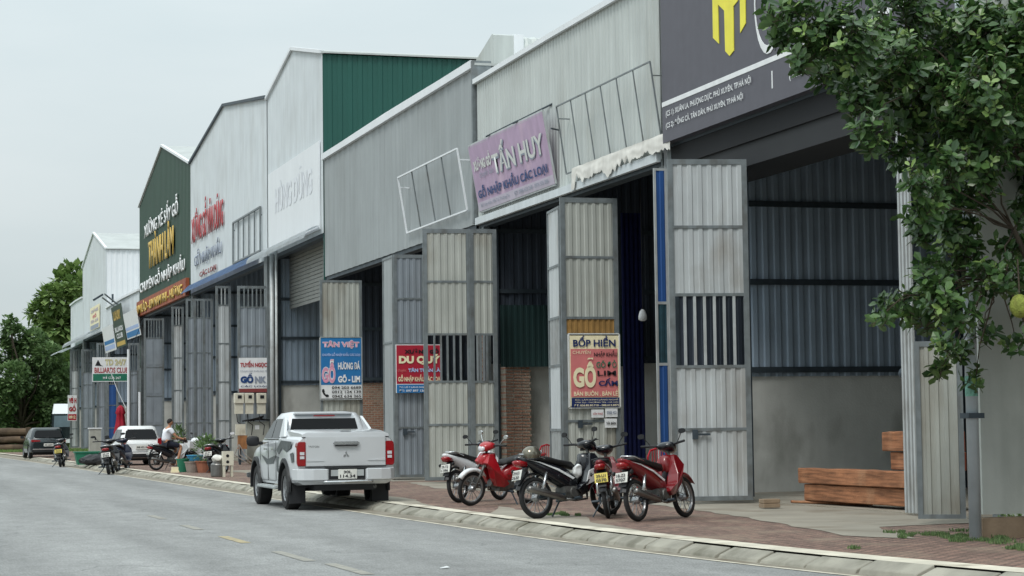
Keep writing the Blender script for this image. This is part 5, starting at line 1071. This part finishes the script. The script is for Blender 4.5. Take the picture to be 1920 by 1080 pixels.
pot('wide clay tub with leafy plant left of the milk churn',386,886,.32,.36,'clay','leaf_far_dark',1,ph=.75,n=260)
pot('stained white and grey tub under the blue basin',362,886,.26,.34,'grey_pot',None)
pot('green plastic bin behind the foot of the seated man',343,885,.2,.42,'green_plastic',None,name='plastic_bin')
pot('dark pot with tall bushy plant behind the seated man',334,868,.25,.4,'grey_pot','leaf_far_dark',4,ph=1.1,n=300)
g=G(366,884,.13); t=T('basin','blue plastic basin resting on the stained tub','basin',(g.x,g.y,.47)); bm=bmn(); lathe(bm,[(.001,0),(.2,0),(.27,.16),(.29,.16),(.29,.18),(.25,.17),(.19,.02),(.001,.02)],(g.x,g.y,.475),18,ax='z'); recalc(bm); O('bowl',bm,'blue_plastic',t)
g=G(328,886,.13); bm=bmn(); box(bm,g.x-.12,g.x+.12,g.y-.1,g.y+.1,.13,.19); box(bm,g.x-.1,g.x+.1,g.y-.08,g.y+.08,.19,.3); tag(O('small_carton',bm,'sg_cream',recenter=True),'small cream carton on the pavement by the seated man','carton')
# milk churn, bag, stand
g=G(409,894,.13); t=T('milk_churn','round metal churn on the pavement beside the black scooter','churn',g); bm=bmn(); lathe(bm,[(.001,0),(.2,0),(.21,.02),(.21,.34),(.19,.37),(.15,.4),(.15,.43),(.001,.43)],(g.x,g.y,.13),24,ax='z'); recalc(bm); O('can',bm,'exhaust_metal',t,smooth=False)
bm=bmn(); bmesh.ops.create_icosphere(bm,subdivisions=3,radius=.17,matrix=Matrix.Translation((g.x,g.y,.64))@Matrix.Diagonal((1.1,1,.6,1)))
for v in bm.verts: v.co+=noise.noise_vector(v.co*9)*.05
tag(O('plastic_bag',bm,'tarp',recenter=True,smooth=True),'white plastic bag on top of the metal churn','bag')
g=G(427,894,.13); t=T('low_stand','pale low stand with two round holes beside the metal churn','stand',g)
bm=bmn(); box(bm,g.x-.15,g.x+.15,g.y-.12,g.y+.12,.45,.85); O('box',bm,'ivory',t); 
for dx_ in (-.14,.08):
    bm=bmn(); box(bm,g.x+dx_,g.x+dx_+.06,g.y-.1,g.y+.1,.13,.45); O('leg',bm,'ivory',t)
for z in (.55,.72):
    bm=bmn(); lathe(bm,[(.001,0),(.045,0)],(g.x-.02,g.y-.125,z),12); O('hole',bm,'black_void',t)
# electric meters and cabinet
t0=79.0
for k,(xl,xr_,lab) in enumerate(((440,458,'left'),(460,477,'middle'),(482,500,'right'))):
    a=Q(xl,776,77.6); b=Q(xr_,737,77.6); t=T('meter_box','%s one of the three ivory electric meter boxes'%lab,'meter box',a,group='electric meter boxes')
    zm=(a.z+b.z)/2; bm=bmn(); box(bm,a.x,b.x,77.6,77.85,zm,b.z); bmesh.ops.bevel(bm,geom=bm.edges[:],offset=.02,segments=1,affect='EDGES'); O('upper_cover',bm,'ivory',t)
    bm=bmn(); box(bm,a.x+.03,b.x-.03,77.66,77.85,a.z,zm-.005); O('lower_cover',bm,'ivory',t)
    bm=bmn(); box(bm,a.x+.12,b.x-.1,77.585,77.6,b.z-.2,b.z-.08); O('meter_window',bm,'black_void',t)
    bm=bmn(); tube(bm,[(a.x+.1,77.75,a.z),(a.x+.12,77.7,a.z-.3),(a.x+.3,77.72,a.z-.42),(a.x+.25,77.75,a.z-.8)],.018,5); O('cable',bm,'black_plastic',t)
a=Q(462,886,78.2); b=Q(503,790,78.2); t=T('electric_cabinet','grey steel electric cabinet under the meter boxes','cabinet',(a.x,78.2,.13)); bm=bmn(); box(bm,a.x,b.x,78.0,78.5,.3,b.z); O('body',bm,'cab_grey',t); bm=bmn(); box(bm,a.x+.05,b.x-.05,77.985,78.0,.4,b.z-.06); O('door',bm,'cab_grey',t)
bm=bmn(); box(bm,a.x+.3,a.x+.46,77.975,77.985,b.z-.3,b.z-.14); O('warning_label',bm,'sg_white',t); bm=bmn(); box(bm,a.x+.05,b.x-.05,78.05,78.45,.12,.3); O('base',bm,'plinth',t)
bm=bmn(); 
for i in range(5): tube(bm,[(a.x-.2+.1*i,77.9,b.z+.02),(a.x+.2+.1*i,77.85,b.z+.08+.03*i),(b.x-.1*i,77.9,b.z+.05)],.03,5)
O('cable_bundle',bm,'black_plastic',t)
a=Q(443,842,77.4); b=Q(463,795,77.4); t=T('fuse_box','ivory and rusty fuse box on a post beside the grey cabinet','fuse box',(a.x,77.4,.13)); bm=bmn(); box(bm,a.x,b.x-.05,77.4,77.6,(a.z+b.z)/2+.05,b.z); O('upper_box',bm,'ivory',t)
bm=bmn(); box(bm,a.x+.08,b.x,77.38,77.6,a.z,(a.z+b.z)/2+.04); O('lower_box',bm,mat('rusty',(150,104,66),.8,0,.3,6,.1,stain=(96,60,40),stain_amt=.6),t); bm=bmn(); box(bm,a.x+.12,a.x+.2,77.5,77.58,.13,a.z); O('post',bm,'dark_steel',t)
for k in range(3):
    bm=bmn(); tube(bm,[(a.x+.1,77.4,.9),(a.x-.1+.2*k,77.2,.5),(a.x+.4+.15*k,77.0,.15)],.02,5); O('hose',bm,'grey_pot',t)
# cabinet, crate and bags near the far pillar
a=Q(168,850,128); t=T('street_cabinet','pale grey street cabinet behind the black scooters','cabinet',(a.x,128,.13)); bm=bmn(); box(bm,a.x,a.x+1.25*.55,128,128.6,.2,1.55); O('body',bm,'cab_grey',t); bm=bmn(); box(bm,a.x-.05,a.x+.75,127.95,128.65,1.55,1.63); O('lid',bm,'white_panel',t); bm=bmn(); box(bm,a.x+.3,a.x+.38,127.97,128,.9,1.05); O('lock',bm,'black_void',t); bm=bmn(); box(bm,a.x,a.x+.7,128.05,128.55,.1,.2); O('base',bm,'plinth',t)
g=G(164,871,.13); t=T('plastic_crate','green plastic crate on the pavement left of the grey street cabinet','crate',g); bm=bmn(); loft(bm,[[(g.x-.4,g.y-.3,.13),(g.x+.4,g.y-.3,.13),(g.x+.4,g.y+.3,.13),(g.x-.4,g.y+.3,.13)],[(g.x-.5,g.y-.36,.6),(g.x+.5,g.y-.36,.6),(g.x+.5,g.y+.36,.6),(g.x-.5,g.y+.36,.6)]]); recalc(bm); O('bin',bm,'green_plastic',t); bm=bmn(); box(bm,g.x-.53,g.x+.53,g.y-.39,g.y+.39,.6,.65); O('rim',bm,'green_plastic',t)
g=G(178,872,.13); bm=bmn(); bmesh.ops.create_icosphere(bm,subdivisions=3,radius=.4,matrix=Matrix.Translation((g.x,g.y,.3))@Matrix.Diagonal((1.6,1,.55,1)))
for v in bm.verts: v.co+=noise.noise_vector(v.co*4)*.12; v.co.z=max(.13,v.co.z)
tag(O('rubbish_sack',bm,'black_plastic',recenter=True),'black rubbish sack lying beside the green crate','sack')
# folded red parasol
g=G(227,862,.13); Y=g.y; c=Q(226,760,Y); b=Q(226,812,Y); t=T('folded_parasol','folded red parasol standing behind the white hatchback','parasol',g); x=(c.x+b.x)/2
bm=bmn(); tube(bm,[(x,Y,.13),(x,Y,c.z)],.03,8); O('pole',bm,'pale_steel',t)
bm=bmn(); rr=[]
for z,r in ((c.z,.04),(c.z-.12,.14),(c.z-.35,.2),(c.z-.42,.15),(c.z-.8,.19),(b.z,.27),(b.z-.05,.25)):
    rr.append([(x+r*(1+.18*math.cos(6*a))*math.cos(a),Y+r*(1+.18*math.cos(6*a))*math.sin(a),z) for a in [2*math.pi*k/24 for k in range(24)]])
loft(bm,rr); recalc(bm); O('canopy',bm,'red_cloth',t,smooth=True); bm=bmn(); box(bm,x-.25,x+.25,Y-.25,Y+.25,.13,.2); O('base',bm,'plinth',t)
for px0,px1,pt,pb_,lab in ((241,240,655,815,'tall white pole holding the billiards sign'),(262,262,735,812,'short pale post right of the folded red parasol')):
    Y=116.; a=Q(px0,pt,Y); bm=bmn(); tube(bm,[(a.x,Y,.13),(a.x,Y,a.z)],.075,8); tag(O('white_pole',bm,'white_panel',recenter=True),lab,'pole')
bm=bmn(); a=Q(205,690,116.5); b=Q(236,765,116); tube(bm,[a,a.lerp(b,.5)-Vector((0,0,.15)),b],.018,4); tag(O('slack_cable',bm,'white_panel',recenter=True),'thin pale cable sagging from the billiards sign','cable')
# timber
a=Q(1168,680,45.5); b=Q(1203,400,45.5); bm=bmn(); corr(bm,(a.x,45.5,0),(1,0,0),(0,-1,0),b.x-a.x,.16,b.z,.11,.035,0,((0,0),(.2,.8),(.5,1),(.8,.3))); bmesh.ops.solidify(bm,geom=bm.faces[:],thickness=.01); tag(O('blue_curtain',bm,mat('curtain_blue',(26,34,84),.85,0,.2,4,.2),recenter=True),'dark blue curtain hanging deep in the second bay near the white lamp','curtain')
def beam(label,a,b,w_,h_,z,seed):
    rng=random.Random(seed); a,b=Vector((a[0],a[1],z)),Vector((b[0],b[1],z)); t=T('timber_beam',label,'timber',a,group='sawn timber beams inside the open bay'); d=b-a; n=14; s=Vector((d.y,-d.x,0)).normalized(); bm=bmn(); rr=[]
    for i in range(n+1):
        p=a+d*i/n; j=lambda:rng.uniform(-.008,.008); rr.append([p-s*(w_/2+j())+Vector((0,0,j()+.008)),p+s*(w_/2+j())+Vector((0,0,.008)),p+s*(w_/2+j())+Vector((0,0,h_+j())),p-s*(w_/2+j())+Vector((0,0,h_+j()))])
    loft(bm,rr); recalc(bm); bmesh.ops.bevel(bm,geom=[e for e in bm.edges if e.is_boundary or (len(e.link_faces)==2 and e.calc_face_angle(0)>1)],offset=.012,segments=1,affect='EDGES'); O('beam',bm,'timber',t)
    e=rr[0]; 
    for ee,q in ((rr[0],-1),(rr[-1],1)):
        bm=bmn(); c=sum((Vector(p) for p in ee),Vector())/4; slab(bm,[c+(Vector(p)-c)*.93 for p in ee],d.normalized()*q*.004); recalc(bm); O('end_grain',bm,'timber_end',t)
beam('lower long sawn beam on the workshop floor',(14.55,31.15),(14.7,27.2),.34,.27,.2,1)
beam('upper long sawn beam lying on the lower one, dark end showing',(14.5,31.3),(14.62,27.2),.32,.25,.475,2)
beam('thick short block under the topmost one at the right of the pile',(14.85,28.6),(14.9,27.1),.42,.27,.735,3)
beam('topmost thick short block with bright sawn face',(14.8,28.75),(14.9,27.15),.46,.3,1.015,4)
beam('thin batten under the left end of the long beams',(14.3,31.4),(14.9,29.8),.1,.05,.15,5)
g=G(1443,952,.15); 
for k in range(2):
    t=T('concrete_block','%s flat block of the small stack left of the timber'%('lower','upper')[k],'block',(g.x,g.y,.15+.07*k),group='small concrete blocks'); bm=bmn(); box(bm,g.x-.14,g.x+.14,g.y-.1,g.y+.1,.152+.07*k,.218+.07*k); bmesh.ops.bevel(bm,geom=bm.edges[:],offset=.008,segments=1,affect='EDGES'); O('block',bm,'plinth',t)
# pulley block hanging at the right of the bay
c=Q(1697,700,27.6); t=T('chain_hoist','dark chain hoist hanging by the right edge of the open bay','hoist',c); bm=bmn(); bmesh.ops.create_icosphere(bm,subdivisions=2,radius=.1,matrix=Matrix.Translation(c)); O('hoist_body',bm,'dark_steel',t); bm=bmn(); tube(bm,[c,c+Vector((0,0,4.4))],.012,5); O('chain',bm,'black_void',t); bm=bmn(); bmesh.ops.create_icosphere(bm,subdivisions=2,radius=.06,matrix=Matrix.Translation(c-Vector((-.03,0,.2)))); O('hook',bm,'dark_steel',t)
# hanging lamp in the second bay
c=Q(1205,594,41.5); t=T('hanging_lamp','white bell shaped lamp hanging in the dark second bay','lamp',c); bm=bmn(); lathe(bm,[(.02,.16),(.06,.12),(.09,.02),(.09,-.06),(.04,-.09),(.001,-.09)],c,16,ax='z'); recalc(bm); O('shade',bm,'white_panel',t,smooth=True); bm=bmn(); tube(bm,[c+Vector((0,0,.1)),c+Vector((0,0,3.5))],.008,4); O('cord',bm,'black_plastic',t)
# red plastic chairs
def chair(label,c,rz):
    t=T('plastic_chair',label,'chair',c,rz,group='red plastic chairs')
    bm=bmn(); box(bm,-.2,.2,-.2,.2,.42,.45); O('seat',bm,'red_plastic',t,W=False)
    bm=bmn(); tube(bm,[(-.2,.19,.43),(-.22,.2,.75),(-.2,.14,.86),(0,.0,.0)][:3]+[(-.2,0,.9),(-.2,-.14,.86),(-.22,-.2,.75),(-.2,-.19,.43)],.018,6)
    for y in (-.1,-.05,0,.05,.1): bar(bm,(-.19,y,.45),(-.2,y,.88),.022,.01)
    O('backrest',bm,'red_plastic',t,W=False)
    for sx in (-1,1):
        for sy in (-1,1):
            bm=bmn(); bar(bm,(sx*.18,sy*.18,.43),(sx*.23,sy*.22,0),.035); O('leg',bm,'red_plastic',t,W=False)
a=Q(1018,880,44.5); chair('red plastic chair inside the bay behind the helmet',(a.x,44.5,.14),R_(100)); a=Q(1224,880,35.2); chair('red plastic chair half hidden behind the rightmost red motorbike',(a.x,35.2,.14),R_(95))
# brick pier and rolled shutter in the second bay
a=Q(948,800,48.9); b=Q(982,800,48.9)
t=T('brick_pier','rough unplastered brick pier inside the bay beside the folded door pair','brick pier',(a.x,48.9,.13)); rng=random.Random(4); bm=bmn(); z=.15
while z<2.95:
    k=0; x=a.x
    while x<b.x+.1:
        w_=.21; jx=rng.uniform(-.01,.01); ex=.03 if (int(z/.075)%2 and x+w_>b.x) else 0; box(bm,x,x+w_-.012+ex,48.85+rng.uniform(-.012,.012),49.3,z,z+.062); x+=w_
    z+=.075
O('brickwork',bm,'bricks',t); bm=bmn(); box(bm,a.x+.02,b.x+.04,48.88,49.3,.14,2.94); O('mortar',bm,'plaster',t)
bm=bmn(); a=Q(940,688,48.7); b=Q(1034,572,48.7); corr(bm,(a.x,48.75,0),(1,0,0),(0,-1,0),3.6,a.z,b.z,.15,.02); O('green_sheet_wall',bm,mat('deep_green',(26,52,52),.6,0,.1,2,.1),uB)
# log pile
rng=random.Random(9); k=0
for row,(z,n) in enumerate(((.32,3),(.88,3),(1.4,2))):
    for i in range(n):
        cx=8.1+rng.uniform(-.5,.5)-(.6 if row==0 else 0); y=148+i*.62+row*.3; L_=rng.uniform(4.4,5.6); r=rng.uniform(.26,.33)
        lab=['bottom','middle','top'][row]+' row log of the brown pile, '+['front','second','rearmost'][i]
        bm=bmn(); pts=[(cx-L_/2+L_*q/6,y+rng.uniform(-.03,.03),z+rng.uniform(-.03,.03)) for q in range(7)]; tube(bm,pts,[r*(1-.03*q) for q in range(7)],14)
        tag(O('timber_log',bm,mat('log_bark',(84,70,58),.9,0,.25,2,0,.6,10,stain=(124,104,84),stain_amt=.5),recenter=True,smooth=False),lab,'log','logs piled at the street end')
for xx in (6.4,9.6):
    bm=bmn(); box(bm,xx,xx+.35,147.4,147.62,0,1.75); tag(O('log_stake',bm,'log_bark',recenter=True),'%s upright stake in front of the log pile'%('left' if xx<8 else 'right'),'stake')
# ------------------------------------------------------------------ the seated man
mat('skin',(176,128,100),.6,0,.06,9); mat('hair',(24,20,20),.7,0,.2,30); mat('tshirt',(222,224,232),.8,0,.04,8); mat('shorts',(30,34,48),.85,0,.1,8); mat('sandal',(40,36,34),.8)
def skin(pts,edges,rad,name,mtl,par,sub=2,root=0):
    me=bpy.data.meshes.new(name); me.from_pydata([tuple(p) for p in pts],edges,[]); o=bpy.data.objects.new('tmp',me); COL.objects.link(o)
    sk=o.modifiers.new('s','SKIN'); sk.use_smooth_shade=True
    for i,r in enumerate(rad): me.skin_vertices[0].data[i].radius=(r,r) if not isinstance(r,tuple) else r
    me.skin_vertices[0].data[root].use_root=True
    sb=o.modifiers.new('u','SUBSURF'); sb.levels=sub; sb.render_levels=sub
    dg=bpy.context.evaluated_depsgraph_get(); dg.update(); m2=bpy.data.meshes.new_from_object(o.evaluated_get(dg)); bpy.data.objects.remove(o)
    return O(name,m2,mtl,par,W=False,smooth=True)
def person():
    hd=R_(18); t=T('person','man in white t-shirt and dark shorts sitting on a motorbike, seen from behind','person',(pb.x+.62*math.cos(hd),pb.y+.62*math.sin(hd),.13),hd)
    pl=(-.25,0,.90); V=[pl,(-.25,0,1.05),(-.21,0,1.22),(-.17,0,1.37),(-.15,0,1.44),(-.13,0,1.50)]; E=[(0,1),(1,2),(2,3),(3,4),(4,5)]; Rd=[(.15,.12),(.14,.1),(.16,.11),(.09,.07),.052,.05]
    for s in (1,-1):
        i=len(V); V+=[(-.18,s*.175,1.345),(-.06,s*.25,1.16),(.02,s*.27,1.08),(.2,s*.31,1.03),(.245,s*.32,1.035)]; E+=[(3,i),(i,i+1),(i+1,i+2),(i+2,i+3),(i+3,i+4)]; Rd+=[.062,.047,.04,.028,.03]
        i=len(V); V+=[(-.2,s*.1,.87),(.05,s*.17,.82),(.2,s*.18,.78),(.12,s*.2,.5),(.03,s*.21,.26),(.02,s*.21,.2),(.16,s*.22,.17)]; E+=[(0,i),(i,i+1),(i+1,i+2),(i+2,i+3),(i+3,i+4),(i+4,i+5),(i+5,i+6)]; Rd+=[.09,.075,.06,.05,.034,.04,.03]
    b=skin(V,E,Rd,'body','skin',t)
    # head joined into the body mesh
    bm=bmesh.new(); bm.from_mesh(b.data)
    h=bmn(); bmesh.ops.create_uvsphere(h,u_segments=24,v_segments=18,radius=1)
    for v in h.verts:
        x,y,z=v.co; w_=.078*(1-.22*max(0,-z)); v.co=Vector((-.11+x*.095*(1-.1*max(0,-z)),y*w_,1.585+z*.115))
        if x>.8 and abs(y)<.25 and -.35<z<.15: v.co.x+=.022
        if abs(y)>.93 and abs(x)<.35: v.co.y*=1.13
        if x>.75 and abs(abs(y)-.38)<.16 and 0<z<.25: v.co.x-=.012
        if x>.75 and abs(y)<.35 and -.62<z<-.45: v.co.x+=.006
    mm=bpy.data.meshes.new('h'); h.to_mesh(mm); h.free(); bm.from_mesh(mm)
    # fingers curled round the grips
    for s in (1,-1):
        for k,(l,o_) in enumerate(((.030,.035),(.036,.013),(.034,-.009),(.026,-.030))):
            c=Vector((.25,s*.335+s*o_,1.035)); tube(bm,[c+Vector((-.01,0,.028)),c+Vector((.028,0,.022)),c+Vector((.034,0,-.008)),c+Vector((.012,0,-.024-l*.2))],[.011,.0105,.0095,.007],6)
        c=Vector((.235,s*.30,1.03)); tube(bm,[c,c+Vector((.005,s*-.03,-.015)),c+Vector((.03,s*-.03,-.028))],[.012,.011,.008],6)
    bm.to_mesh(b.data); bm.free()
    for p in b.data.polygons: p.use_smooth=True
    V=[(-.25,0,.93),(-.25,0,1.07),(-.21,0,1.22),(-.17,0,1.37)]; E=[(0,1),(1,2),(2,3)]; Rd=[(.19,.14),(.175,.125),(.19,.13),(.11,.085)]
    for s in (1,-1):
        i=len(V); V+=[(-.18,s*.18,1.345),(-.09,s*.235,1.2)]; E+=[(3,i),(i,i+1)]; Rd+=[.085,.07]
    skin(V,E,Rd,'tshirt','tshirt',t)
    V=[(-.26,0,.90)]; E=[]; Rd=[(.17,.13)]
    for s in (1,-1):
        i=len(V); V+=[(-.2,s*.1,.87),(.04,s*.17,.825),(.15,s*.18,.80)]; E+=[(0,i),(i,i+1),(i+1,i+2)]; Rd+=[.115,.1,.09]
    skin(V,E,Rd,'shorts','shorts',t)
    bm=bmn(); bmesh.ops.create_uvsphere(bm,u_segments=24,v_segments=16,radius=1)
    for v in bm.verts:
        x,y,z=v.co; v.co=Vector((-.125+x*.1,y*.088,1.605+z*.112))
    bmesh.ops.bisect_plane(bm,geom=bm.verts[:]+bm.edges[:]+bm.faces[:],plane_co=(-.13,0,1.59),plane_no=(-.55,0,.83),clear_inner=True); O('hair',bm,'hair',t,W=False,smooth=True)
    for s in (1,-1):
        bm=bmn(); box(bm,-.04,.24,s*.21-.05,s*.21+.05,.12,.145); O('sandal',bm,'sandal',t,W=False)
person()
# small white scrap on the road
g=G(833,1066,.0); bm=bmn(); slab(bm,[(g.x-.05,g.y-.04,.004),(g.x+.05,g.y-.03,.012),(g.x+.04,g.y+.05,.02),(g.x-.04,g.y+.03,.006)],(0,0,.004)); tag(O('paper_scrap',bm,'white_paint',recenter=True),'small white paper scrap lying on the asphalt in front','scrap')
